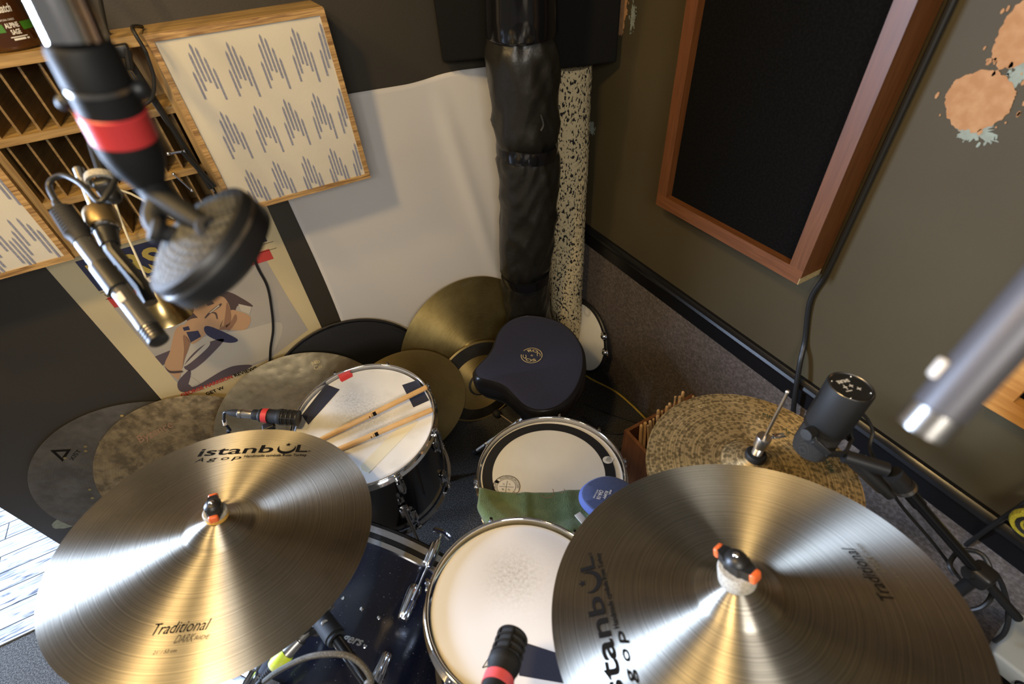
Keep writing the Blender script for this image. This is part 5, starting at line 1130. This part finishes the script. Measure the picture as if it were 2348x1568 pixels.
# broadcast microphone over the hi-hat
d0 = .74; tp = seen(1952, 886, d=.735); bt = seen(1874, 1004, d=.815); ax = (bt - tp).normalized(); mx = axis_m(tp, ax, _r); LS = (bt - tp).length; r = .0335
t = thing('broadcast_microphone', 'large black cylindrical broadcast microphone pointing down at the speckled hi-hat', 'microphone', tp)
b = MB(); b.lathe([(0, .002), (r - .004, .002), (r - .003, 0), (r - .001, 0), (r, .002), (r, LS * .66), (r - .001, LS * .68), (r - .003, LS * .72), (0, LS * .72)], mx, 64); bd = b.build('body', 'black_matte', t)
b = MB(); b.lathe([(r - .0035, .0006), (r - .0025, -.0004), (r - .0015, .0006)], mx, 64); b.build('bright_rim', 'steel', bd)
b = MB()
for k in range(5): z = LS * (.69 + .013 * k); b.lathe([(r - .003, z), (r - .0012, z + .0008), (r - .0012, z + .0016), (r - .003, z + .0022)], mx, 48, closed=True)
b.build('neck_rings', 'black', t)
b = MB(); b.lathe([(0, LS * .70), (r * .86, LS * .71), (r * .90, LS * .80), (r * .92, LS * 1.12), (r * .84, LS * 1.24), (r * .5, LS * 1.30), (0, LS * 1.31)], mx, 48); b.build('windscreen', 'fine_grille', t)
# plate lettering reads upside down from here
la, lb = seen(1956, 868, d=.735), seen(1927, 879, d=.735); n3 = -ax; xd = (lb - la); xd = (xd - n3 * xd.dot(n3)).normalized(); yd = n3.cross(xd); mt = Matrix(((xd.x, yd.x, n3.x, tp.x), (xd.y, yd.y, n3.y, tp.y), (xd.z, yd.z, n3.z, tp.z), (0, 0, 0, 1)))
q = flat(mt, -.0015); b = MB(); text(b, 'SHURE', q, .0062, w=.0215, at=(.002, -.0165), anchor='c', bold=.03)
for pts in (((.008, -.007), (.008, .003)), ((.005, -.002), (.012, -.002)), ((-.003, -.006), (-.003, .001)), ((-.0065, -.0025), (.001, -.0025)), ((.003, .006), (.014, .006)), ((-.010, .002), (-.010, .009)), ((-.014, .0055), (-.006, .0055))):
    p, q1 = V(pts[0]), V(pts[1]); d_ = (q1 - p).normalized(); e = V((-d_.y, d_.x)) * .0007; b.add([q(*w) for w in (p - e, q1 - e, q1 + e, p + e)], [(0, 1, 2, 3)])
b.build('plate_print', 'white_ink', bd)
for k in range(4):
    a = .5 + k * PI / 2; b = MB(); b.ball(mx @ V((math.cos(a) * (r - .007), math.sin(a) * (r - .007), .0015)), .0017); b.build('plate_screw', 'chrome', bd)
# yoke
pv = LS * .70; yk = MB(); sd = -_f * .55 - _u * .55 + _r * .40; sd = (sd - ax * sd.dot(ax)).normalized(); tn = ax.cross(sd).normalized(); c0 = mx @ V((0, 0, pv))
kx = r + .006
pts = [c0 + tn * kx, c0 + tn * kx + ax * .010 + sd * .012, c0 + tn * kx * .75 + ax * .022 + sd * .034, c0 + sd * .046 + ax * .028, c0 - tn * kx * .75 + ax * .022 + sd * .034, c0 - tn * kx + ax * .010 + sd * .012, c0 - tn * kx]
for i in range(len(pts) - 1):
    p, q1 = pts[i], pts[i + 1]; m4 = axis_m((p + q1) / 2, q1 - p, ax); yk.rbox((p + q1) / 2, (.013, .0045, (q1 - p).length + .003), .0015, m4)
yk.build('yoke', 'black', t)
for s_ in (-1, 1): b = MB(); b.cyl(c0 + tn * s_ * (kx - .004), c0 + tn * s_ * (kx + .012), .0095); b.build('pivot_knob', 'black', t)
cp = pts[3] + ax * .004
b1, b2, b3 = seen(1975, 1030, d=.775), seen(2045, 1085, d=.765), seen(2248, 1318, d=.80)
b = MB(); b.cyl(cp, b2 - (b2 - b1) * .16, .0115); b.build('mount_tube', 'black', t)
b = MB(); b.tube([seen(1966, 938, d=.772), seen(1988, 960, d=.78), seen(2001, 990, d=.785), seen(1995, 1026, d=.79), seen(2010, 1062, d=.835), seen(2060, 1150, d=.86), seen(2140, 1245, d=.88), seen(2215, 1345, d=.90)], .0028, smooth=8); b.build('mic_cable', 'cable', t)
# its boom stand
t = thing('boom_stand', 'black boom stand carrying the broadcast microphone along the right wall', 'microphone stand', (.80, -.10, 0))
b = MB(); b.cyl(b2 + (b3 - b2) * .004, b2 + (b3 - b2) * .10, .0150); b.cyl(b2 + (b3 - b2) * .10, b2 + (b3 - b2) * .135, .0162); b.build('clutch', 'black', t)
b = MB(); b.cyl(b2 + (b3 - b2) * .125, b2 + (b3 - b2) * .150, .0168); b.build('clutch_ring', 'steel', t)
b = MB(); b.cyl(b2 + (b3 - b2) * .1, b3, .0085); b.cyl(b2 + (b3 - b2) * .1, b2 + (b3 - b2) * .30, .0105); b.build('boom', 'black_gloss', t)
b = MB(); w0, w1 = seen(1960, 1058, d=.80), seen(2025, 1118, d=.80); b.cyl(w0, w1, .0125); b.cyl(w1, w1 + (w1 - w0) * .28, .010); b.build('counter_sleeve', 'black', t)
b = MB(); b.rbox(b3, (.035, .035, .035), .008); b.cyl(b3, seen(2215, 1312, d=.80), .010); b.build('tilt_joint', 'black', t)
base = V((b3.x + .02, b3.y - .02, 0)); b = MB(); b.cyl(base + V((0, 0, .05)), b3, .010); b.build('upright', 'black', t)
b = MB(); b.cyl(b3, b3 + (b3 - b2) * .45, .0075); b.build('boom_tail', 'black', t)
for k in range(3):
    a = 1.57 + 2 * PI * k / 3; e = base + V((math.cos(a) * .17, math.sin(a) * .2, .012)); b = MB(); b.tube([base + V((0, 0, .10)), e], .007, 8); lg = b.build('leg', 'black', t); b = MB(); b.ball(e + V((0, 0, .001)), .013); b.build('rubber_foot', 'rubber', lg)
for i, (lab, pts) in enumerate((('black cable looping beside the boom joint, nearer the cymbal', [(2190, 1318, .86), (2178, 1290, .87), (2205, 1262, .88), (2250, 1270, .86), (2272, 1310, .85), (2275, 1360, .85), (2252, 1392, .86), (2205, 1402, .88)]), ('black cable looping beside the boom joint, nearer the right wall', [(2255, 1290, .87), (2290, 1325, .88), (2308, 1375, .89), (2312, 1420, .89), (2302, 1452, .9), (2280, 1470, .92)]))):
    cable('hanging_cable', lab, [seen(x, y, d=d) for x, y, d in pts], 'grey_cable' if i == 9 else 'cable', .0042)

# ------------------------------------------------------------------ right edge things
cs = thing('equipment_case', 'black equipment case standing by the right wall under the grey box', 'case', (.86, -.27, 0)); b = MB(); b.rbox((.875, -.36, .225), (.20, .26, .45), .012); b.build('body', 'black', cs)
for s_ in (-1, 1): b = MB(); b.rbox((.875 + s_ * .092, -.235, .225), (.02, .02, .452), .004); b.build('metal_corner', 'steel', cs)
g0, g1 = seen(2278, 1494, z=.50), seen(2400, 1590, z=.50); dg = g1 - g0; ag = math.atan2(dg.y, dg.x); mg = Matrix.Translation(V((g0.x, g0.y, .4505))) @ Matrix.Rotation(ag, 4, 'Z')
t = thing('grey_box', 'pale grey metal box with round black dial at the bottom right corner', 'device', mg)
b = MB(); b.rbox((.10, .062, .024), (.20, .124, .048), .007); b.build('housing', 'clay_grey', t, local=True)
b = MB(); b.lathe([(.013, 0), (.0125, .002), (.010, .003), (.009, .009), (0, .010)], Matrix.Translation((.062, 0, .022)) @ Matrix.Rotation(PI / 2, 4, 'X'), 32); b.build('dial', 'black_gloss', t, local=True)
b = MB(); m4 = flat(Matrix.Translation((.085, .04, .0482))); b.add([m4(x, y) for x, y in ((0, 0), (.05, 0), (.05, .004), (0, .004))], [(0, 1, 2, 3)]); b.build('print_line', 'ink', t, local=True)
yc = seen(2370, 1208, x=.955); mx = axis_m(yc, (1, .1, 0)); t = thing('fibre_roll', 'yellow fibre roll with black band at the right edge on the rail', 'roll', yc)
for z in (-.004, .016): b = MB(); b.lathe([(.012, z), (.030, z), (.033, z + .005), (.033, z + .011), (.030, z + .016), (.012, z + .016)], mx, 32, closed=True); b.build('fibre_ring', 'yellow_fuzz', t)
b = MB(); b.lathe([(.010, -.002), (.022, -.006), (.0305, .014), (.0305, .018), (.010, .034)], mx, 32, closed=True); b.build('core', 'rubber', t)
b = MB(); b.cyl(yc + V((.0, 0, 0)), V((XR, yc.y + .005, yc.z)), .006); b.build('hook', 'steel', t)
cable('rail_cable', 'straight black cable running up over the rail at the right edge', [seen(2215, 1250, x=XR - .012), seen(2225, 1242, x=XR - .014), seen(2275, 1205, x=XR - .030), seen(2348, 1155, x=XR - .030), seen(2420, 1100, x=XR - .020), seen(2500, 1040, x=XR - .008)], r=.0045)

# ------------------------------------------------------------------ mic stand and cable in front of the bass drum
t = thing('kick_microphone_stand', 'black boom arm with silver microphone plug and yellow-green tape before the bass drum', 'microphone stand', V((-.02, .02, 0)))
h0 = seen(742, 1425, d=0.897); h1 = seen(870, 1600, d=0.787)
b = MB(); b.cyl(h0 + (h1 - h0) * .12, h1 + (h1 - h0) * .5, .0105); arm = b.build('boom', 'black_gloss', t)
b = MB(); b.cyl(h0 - (h1 - h0) * .05, h0 + (h1 - h0) * .22, .0175, .0185); b.cyl(h0 + (h1 - h0) * .20, h0 + (h1 - h0) * .26, .0165); b.build('end_joint', 'rubber', t)
b = MB(); sn = (seen(748, 1424, d=0.869) - h0); q = h0 + (h1 - h0) * .03; nn = (EYE - q).normalized(); b.lathe([(0, .0025), (.006, .0025), (.007, .0)], axis_m(q + nn * .0178, nn), 20); b.build('joint_screw', 'steel', t)
b = MB(); b.tube([h0, seen(700, 1452, d=0.915)], .011, 10); b.rbox(seen(716, 1434, d=0.915), (.04, .03, .022), .004, axis_m((0, 0, 0), seen(690, 1460, d=0.915) - seen(730, 1420, d=0.915))); b.build('mic_clip', 'black', t)
k0, k1, k2, k3 = seen(760, 1385, d=0.915), seen(690, 1463, d=0.901), seen(655, 1500, d=0.892), seen(605, 1553, d=0.883)
b = MB(); b.cyl(k0, k1, .0085); b.cyl(k1, k2, .0115, .0135); b.build('mic_barrel', 'steel', t)
b = MB(); kk = k1 + (k2 - k1) * .02; b.cyl(kk, kk + (k2 - k1) * .05, .0125); b.build('seam_ring', 'black', t)
mid_ = k2 + (k3 - k2) * .10; b = MB(); b.lathe([(0, 0), (.014, 0), (.0155, .006), (.015, .026), (.0128, .034), (0, .034)], axis_m(k2 - (k3 - k2) * .10, k3 - k2), 24); b.build('tape_wrap', 'yellow_tape', t)
b = MB(); pr = [(0, 0)]; 
for i in range(9): pr += [(.0125 - i * .0008, i * .005), (.0108 - i * .0008, i * .005 + .003)]
pr += [(.004, .046), (.004, .060), (0, .060)]; b.lathe(pr, axis_m(k2 + (k3 - k2) * .32, k3 - k2), 24); b.build('cable_boot', 'rubber', t)
up = V((.07, .03, 0)); 
b = MB(); b.cyl(h1 + (h1 - h0) * .5, V((.03, -.05, .30)), .010); b.cyl(V((.03, -.05, .02)), V((.03, -.05, .34)), .011); b.build('upright', 'black', t)
b = MB(); b.lathe([(0, 0), (.085, 0), (.085, .010), (.04, .018), (0, .02)], Matrix.Translation((.03, -.05, 0)), 48); b.build('round_base', 'black', t)
cable('mic_cable', 'dark printed cable arching over the bass drum under the left cymbal', [seen(606, 1562, d=.815), seen(640, 1537, d=.79), seen(700, 1508, d=.755), seen(760, 1499, d=.74), seen(805, 1506, d=.735), seen(835, 1530, d=.73), seen(852, 1562, d=.73), seen(850, 1600, d=.73), V((-.15, .10, .62)), V((-.22, .05, .2)), V((-.25, .03, .012))], 'grey_cable', .0045)

# ------------------------------------------------------------------ foreground microphones
def ribbon():
    A0, A1, A2, A3, A4 = seen(80, -120, d=.235), seen(178, 97, d=.258), seen(234, 205, d=.276), seen(288, 318, d=.298), seen(348, 430, d=.322)
    t = thing('ribbon_microphone', 'big blurred black ribbon microphone with red tape band and woven round head', 'microphone', A2)
    def seg(a, b_, prof, name, m):
        mx = axis_m(a, b_ - a); L_ = (b_ - a).length; q = MB(); q.lathe([(r, f * L_) for r, f in prof], mx, 48); return q.build(name, m, t)
    seg(A0 + (A0 - A1) * 2.0, A1, [(0, 0), (.0140, 0), (.0140, 1.0), (0, 1.0)], 'chrome_tube', 'chrome')
    seg(A1, A2, [(0, -.02), (.0145, -.02), (.0165, .12), (.0172, .80), (.016, .86), (0, .86)], 'clamp_body', 'black_matte')
    seg(A2 - (A2 - A1) * .16, A2, [(.0160, 0), (.0174, .1), (.0174, .7), (.0160, 1)], 'clamp_ring', 'steel')
    seg(A2, A3, [(0, -.05), (.0168, -.05), (.0170, .4), (.0172, 1.0), (0, 1)], 'sleeve', 'black_matte')
    seg(A2 + (A3 - A2) * .38, A2 + (A3 - A2) * .98, [(.0171, 0), (.0180, .04), (.0180, .96), (.0173, 1)], 'tape_band', 'red_tape')
    seg(A3, A4, [(.0174, 0), (.0172, .25), (.0150, .55), (.0105, .85), (.0080, 1.05), (0, 1.05)], 'cone', 'black_matte')
    for (px, py, r_) in ((150, 235, .0045), (322, 205, .006)): b = MB(); q = seen(px, py, d=.282); b.ball(q, r_); b.tube([q, A2 + (A3 - A2) * .1], .0035, 8); b.build('clamp_screw', 'black', t)
    c = seen(474, 560, d=.335); n = (-_f * .70 + _u * .45 - _r * .45).normalized(); mx = axis_m(c, n, _r); R = .0440
    b = MB(); b.lathe([(0, .0195), (.010, .0192), (.022, .0172), (.032, .0135), (.0395, .0088)], mx, 64); b.build('front_mesh', 'grille', t)
    b = MB(); b.lathe([(.0395, .0088), (R, .0080), (R + .0012, .0060), (R + .0012, -.0130), (R, -.0150), (.0375, -.0158)], mx, 64); bnd = b.build('rim_band', 'black', t)
    b = MB(); b.lathe([(.0375, -.0155), (.031, -.0215), (.022, -.0250), (0, -.027)], mx, 64); b.build('rear_mesh', 'grille', t)
    b = MB(); b.lathe([(R + .0008, .0012), (R + .0022, .0012), (R + .0022, -.0012), (R + .0008, -.0012)], mx, 64, closed=True); b.build('bright_seam', 'steel', bnd)
    q = seen(478, 655, d=.330); b = MB(); b.ball(q, .004); b.build('seam_screw', 'steel', bnd)
    e1, e2 = seen(366, 530, d=.316), seen(480, 525, d=.312); b = MB()
    b.tube([A4 - (A4 - A3) * .1, seen(362, 462, d=.321), seen(352, 500, d=.318), e1], lambda u: .0088 - .003 * u, 12, smooth=6)
    b.tube([A4 - (A4 - A3) * .1, seen(375, 455, d=.320), seen(425, 490, d=.316), e2], lambda u: .0098 - .0035 * u, 12, smooth=6); b.build('fork', 'black_matte', t)
    for e in (e1, e2): b = MB(); d_ = (c - e).normalized(); b.cyl(e - d_ * .004, e + d_ * .012, .0060); b.lathe([(.0035, 0), (.0075, .001), (.0085, .004), (.0075, .007), (.0035, .008)], axis_m(e - d_ * .006, d_), 24, closed=True); b.build('rubber_mount', 'rubber', t)
    # stand reaching the floor outside the picture on the left
    up = A0 + (A0 - A1) * 2.0; b = MB(); b.tube([up, up + V((-.05, .0, .04)), V((-.70, -.42, 1.95)), V((-.78, -.48, 1.96))], .012, 12); b.cyl(V((-.75, -.45, .02)), V((-.75, -.45, 1.97)), .016); b.build('stand_arm', 'black', t)
    b = MB(); b.lathe([(0, 0), (.17, 0), (.17, .012), (.04, .03), (0, .03)], Matrix.Translation((-.75, -.45, 0)), 48); b.build('stand_base', 'black', t)
ribbon()
def pencil():
    P0, P1, P2, P3 = seen(112, 425, d=0.566), seen(140, 480, d=0.559), seen(193, 555, d=0.552), seen(366, 783, d=0.520)
    t = thing('pencil_microphone', 'slim dark grey pencil microphone slanting down before the poster', 'microphone', P2)
    mx = axis_m(P2, P3 - P2); L_ = (P3 - P2).length; r = .0102
    b = MB(); b.lathe([(0, 0), (r * .95, 0), (r, .003), (r, L_ * .80), (r * 1.02, L_ * .81), (r * 1.02, L_ * .87), (0, L_ * .87)], mx, 40); bd = b.build('body', mat('dark_grey_satin_metal', (.055, .055, .055), .38, metal=.3), t)
    b = MB(); b.lathe([(r * .9, L_ * .87), (r * .9, L_ * .97), (0, L_ * .97)], mx, 32); b.build('capsule_core', 'steel', bd)
    b = MB()
    for k in range(4): z = L_ * (.885 + .026 * k); b.lathe([(r * .86, z), (r, z), (r, z + .0022), (r * .86, z + .0022)], mx, 32, closed=True)
    b.lathe([(r, L_ * .975), (r, L_ * .995), (r * .8, L_), (0, L_ * 1.0)], mx, 32); b.build('capsule_slots', 'black', bd)
    side = (EYE - P2); side = (side - (P3 - P2).normalized() * side.dot((P3 - P2).normalized())).normalized(); sx = side.cross((P3 - P2).normalized()); md_ = axis_m((0, 0, 0), P3 - P2, side)
    q = P2 + (P3 - P2) * .60 + (side * .88 - sx * .45).normalized() * (r + .0002); m4 = axis_m((0, 0, 0), P3 - P2, (side * .88 - sx * .45).normalized()); b = MB(); b.rbox(q, (.0018, .009, .013), .0008, m4); b.build('white_mark', 'white_card', bd)
    q = P2 + (P3 - P2) * .44 + side * (r + .0002); b = MB(); b.rbox(q, (.001, .006, .010), .0004, md_); b.build('switch_slot', 'ink', bd)
    m2 = axis_m(P1, P2 - P1); L2 = (P2 - P1).length; b = MB(); pr = [(0, -.012), (.004, -.012), (.006, 0)]
    for i in range(9): pr += [(.0115 + .0002 * i, L2 * (.04 + i * .085)), (.0105 + .0002 * i, L2 * (.085 + i * .085))]
    pr += [(.0105, L2 * .86), (.0105, L2), (0, L2)]; b.lathe(pr, m2, 28); b.build('cable_boot', 'rubber', t)
    b = MB(); b.tube([P1, P0, seen(140, 402, d=.565), seen(178, 416, d=.56), seen(205, 440, d=.55), seen(228, 462, d=.545), seen(250, 440, d=.55), seen(266, 410, d=.56), seen(285, 370, d=.58), seen(290, 300, d=.63), seen(250, 100, d=.74), seen(200, -150, d=.82)], .0032, smooth=7); b.build('mic_cable', 'cable', t)
    c = thing('microphone_mount', 'clip and bronze-collared mount holding the pencil microphone', 'microphone clip', seen(240, 520, d=0.585))
    r0, r1, r2, r3, r4 = seen(180, 388, d=0.598), seen(222, 495, d=0.585), seen(236, 508, d=0.582), seen(258, 575, d=0.572), seen(292, 650, d=0.556)
    b = MB(); b.cyl(r0, r1, .0042); b.cyl(r0, r0 + (r1 - r0) * .25, .0056); b.build('rod', 'steel', c)
    b = MB(); b.lathe([(0, -.016), (.016, -.016), (.0172, -.013), (.0172, .006), (.016, .009), (0, .009)], axis_m(r2, r3 - r2), 36); b.build('collar', 'bronze', c)
    b = MB(); b.lathe([(0, .009), (.0135, .009), (.0135, .014), (.012, .015), (.010, .036), (0, .036)], axis_m(r2, r3 - r2), 32); b.build('joint', 'black', c)
    b = MB(); b.lathe([(.0136, .009), (.0142, .0095), (.0142, .0125), (.0136, .013)], axis_m(r2, r3 - r2), 32, closed=True); b.build('bright_ring', 'chrome', c)
    b = MB(); b.tube([r3 - (r3 - r2) * .2, r3, r4 + _f * .022, _f * .03 + seen(300, 690, d=0.546)], .0085, 10); b.lathe([(.0105, -.02), (.0125, -.02), (.0128, .02), (.0105, .02)], axis_m(P2 + (P3 - P2) * .38, P3 - P2), 32, arc=(.6, 5.7)); b.build('clip', 'black', c)
    b = MB(); b.lathe([(.012, 0), (.0155, .0005), (.016, .004), (.0155, .009), (.012, .0095)], axis_m(seen(228, 404, d=0.601), seen(236, 430, d=0.598) - seen(228, 404, d=0.601)), 28, closed=True); b.build('pale_ring', 'felt', c)
    b = MB(); b.rbox(seen(248, 435, d=0.605), (.022, .022, .030), .006); b.ball(seen(258, 450, d=0.598), .010); b.build('swivel', 'black', c)
    b = MB(); b.tube([seen(245, 420, d=0.605), seen(215, 330, d=0.650), seen(150, 100, d=0.780), seen(60, -160, d=0.858), V((-1.0, .36, 1.98)), V((-1.02, .36, 1.95))], .0075, 10); b.cyl(V((-1.02, .36, .02)), V((-1.02, .36, 1.96)), .014); b.lathe([(0, 0), (.14, 0), (.14, .012), (.03, .03), (0, .03)], Matrix.Translation((-1.02, .36, 0)), 40); b.build('stand_arm', 'black', c)
pencil()
def condenser():
    P3, P2 = seen(2110, 990, d=.215), seen(2420, 640, d=.185); mx = axis_m(P2, P3 - P2); L_ = (P3 - P2).length; r = .0100
    t = thing('condenser_microphone', 'very blurred silver pencil microphone entering from the right edge', 'microphone', P2)
    b = MB(); b.lathe([(0, -.08), (r, -.08), (r, L_ * .84), (r * .9, L_ * .84), (0, L_ * .84)], mx, 40); b.build('body', mat('satin_nickel', (.075, .075, .085), .45, metal=.3), t)
    b = MB(); b.lathe([(r * .8, L_ * .83), (r * .8, L_ * .97), (0, L_ * .98)], mx, 32); b.build('capsule_core', 'black', t)
    b = MB()
    for k in range(4): z = L_ * (.845 + .036 * k); b.lathe([(r * .85, z), (r, z), (r, z + .0028), (r * .85, z + .0028)], mx, 32, closed=True)
    b.build('capsule_rings', 'steel', t)
    side = ((_u * .9 - _r * .45)); dd = (P3 - P2).normalized(); side = (side - dd * side.dot(dd)).normalized(); q = P2 + dd * L_ * .63 + side * (r + .0008); b = MB(); b.rbox(q, (.003, .006, .009), .0012, axis_m((0, 0, 0), dd, side)); b.build('white_switch', 'white_card', t)
    up = P2 - dd * .08; b = MB(); b.tube([up, up - dd * .20, V((.74, -.78, 1.93))], .0075, 10); b.cyl(V((.74, -.78, .02)), V((.74, -.78, 1.94)), .012); b.lathe([(0, 0), (.14, 0), (.14, .012), (.03, .03), (0, .03)], Matrix.Translation((.74, -.78, 0)), 40); b.build('stand_arm', 'black', t)
condenser()

# ------------------------------------------------------------------ light: two warm ceiling bulbs and a daylight window on the left
def bulb(name, loc, watts, rad=.075, col=(1, .67, .28)):
    l = bpy.data.lights.new(name, 'POINT'); l.energy = watts; l.shadow_soft_size = rad; l.color = col; o = bpy.data.objects.new(name, l); o.location = loc; COL.objects.link(o)
bulb('ceiling_bulb', (-.45, .30, 2.35), 56)
bulb('ceiling_bulb', (-.85, .75, 2.35), 36)
def area(name, loc, aim, watts, sx, sy, col):
    l = bpy.data.lights.new(name, 'AREA'); l.energy = watts; l.shape = 'RECTANGLE'; l.size = sx; l.size_y = sy; l.color = col
    o = bpy.data.objects.new(name, l); o.location = loc; o.rotation_euler = (V(loc) - V(aim)).to_track_quat('Z', 'Y').to_euler(); COL.objects.link(o)
area('daylight_window', (-2.6, 2.22, 1.3), (-.4, .7, .6), 400, .9, 1.3, (.58, .73, 1))
area('room_lamp', (-.45, -1.15, 2.1), (.1, .9, .6), 27, .7, .4, (1, .95, .88))
w = bpy.data.worlds.new('room_air'); sc.world = w; w.use_nodes = True; w.node_tree.nodes['Background'].inputs[0].default_value = (.30, .285, .265, 1); w.node_tree.nodes['Background'].inputs[1].default_value = .55

# ------------------------------------------------------------------ camera
cam = bpy.data.cameras.new('camera'); cam.sensor_width = 36; cam.lens = 36 * FPX / 2348; cam.clip_start = .01
cam.dof.use_dof = True; cam.dof.focus_distance = 1.55; cam.dof.aperture_fstop = 3.6
co = bpy.data.objects.new('camera', cam); COL.objects.link(co)
co.matrix_world = Matrix(((_r.x, _u.x, -_f.x, EYE.x), (_r.y, _u.y, -_f.y, EYE.y), (_r.z, _u.z, -_f.z, EYE.z), (0, 0, 0, 1)))
sc.camera = co
sc.view_settings.view_transform = 'Standard'; sc.view_settings.look = 'None'; sc.view_settings.gamma = 1; sc.view_settings.exposure = -.08
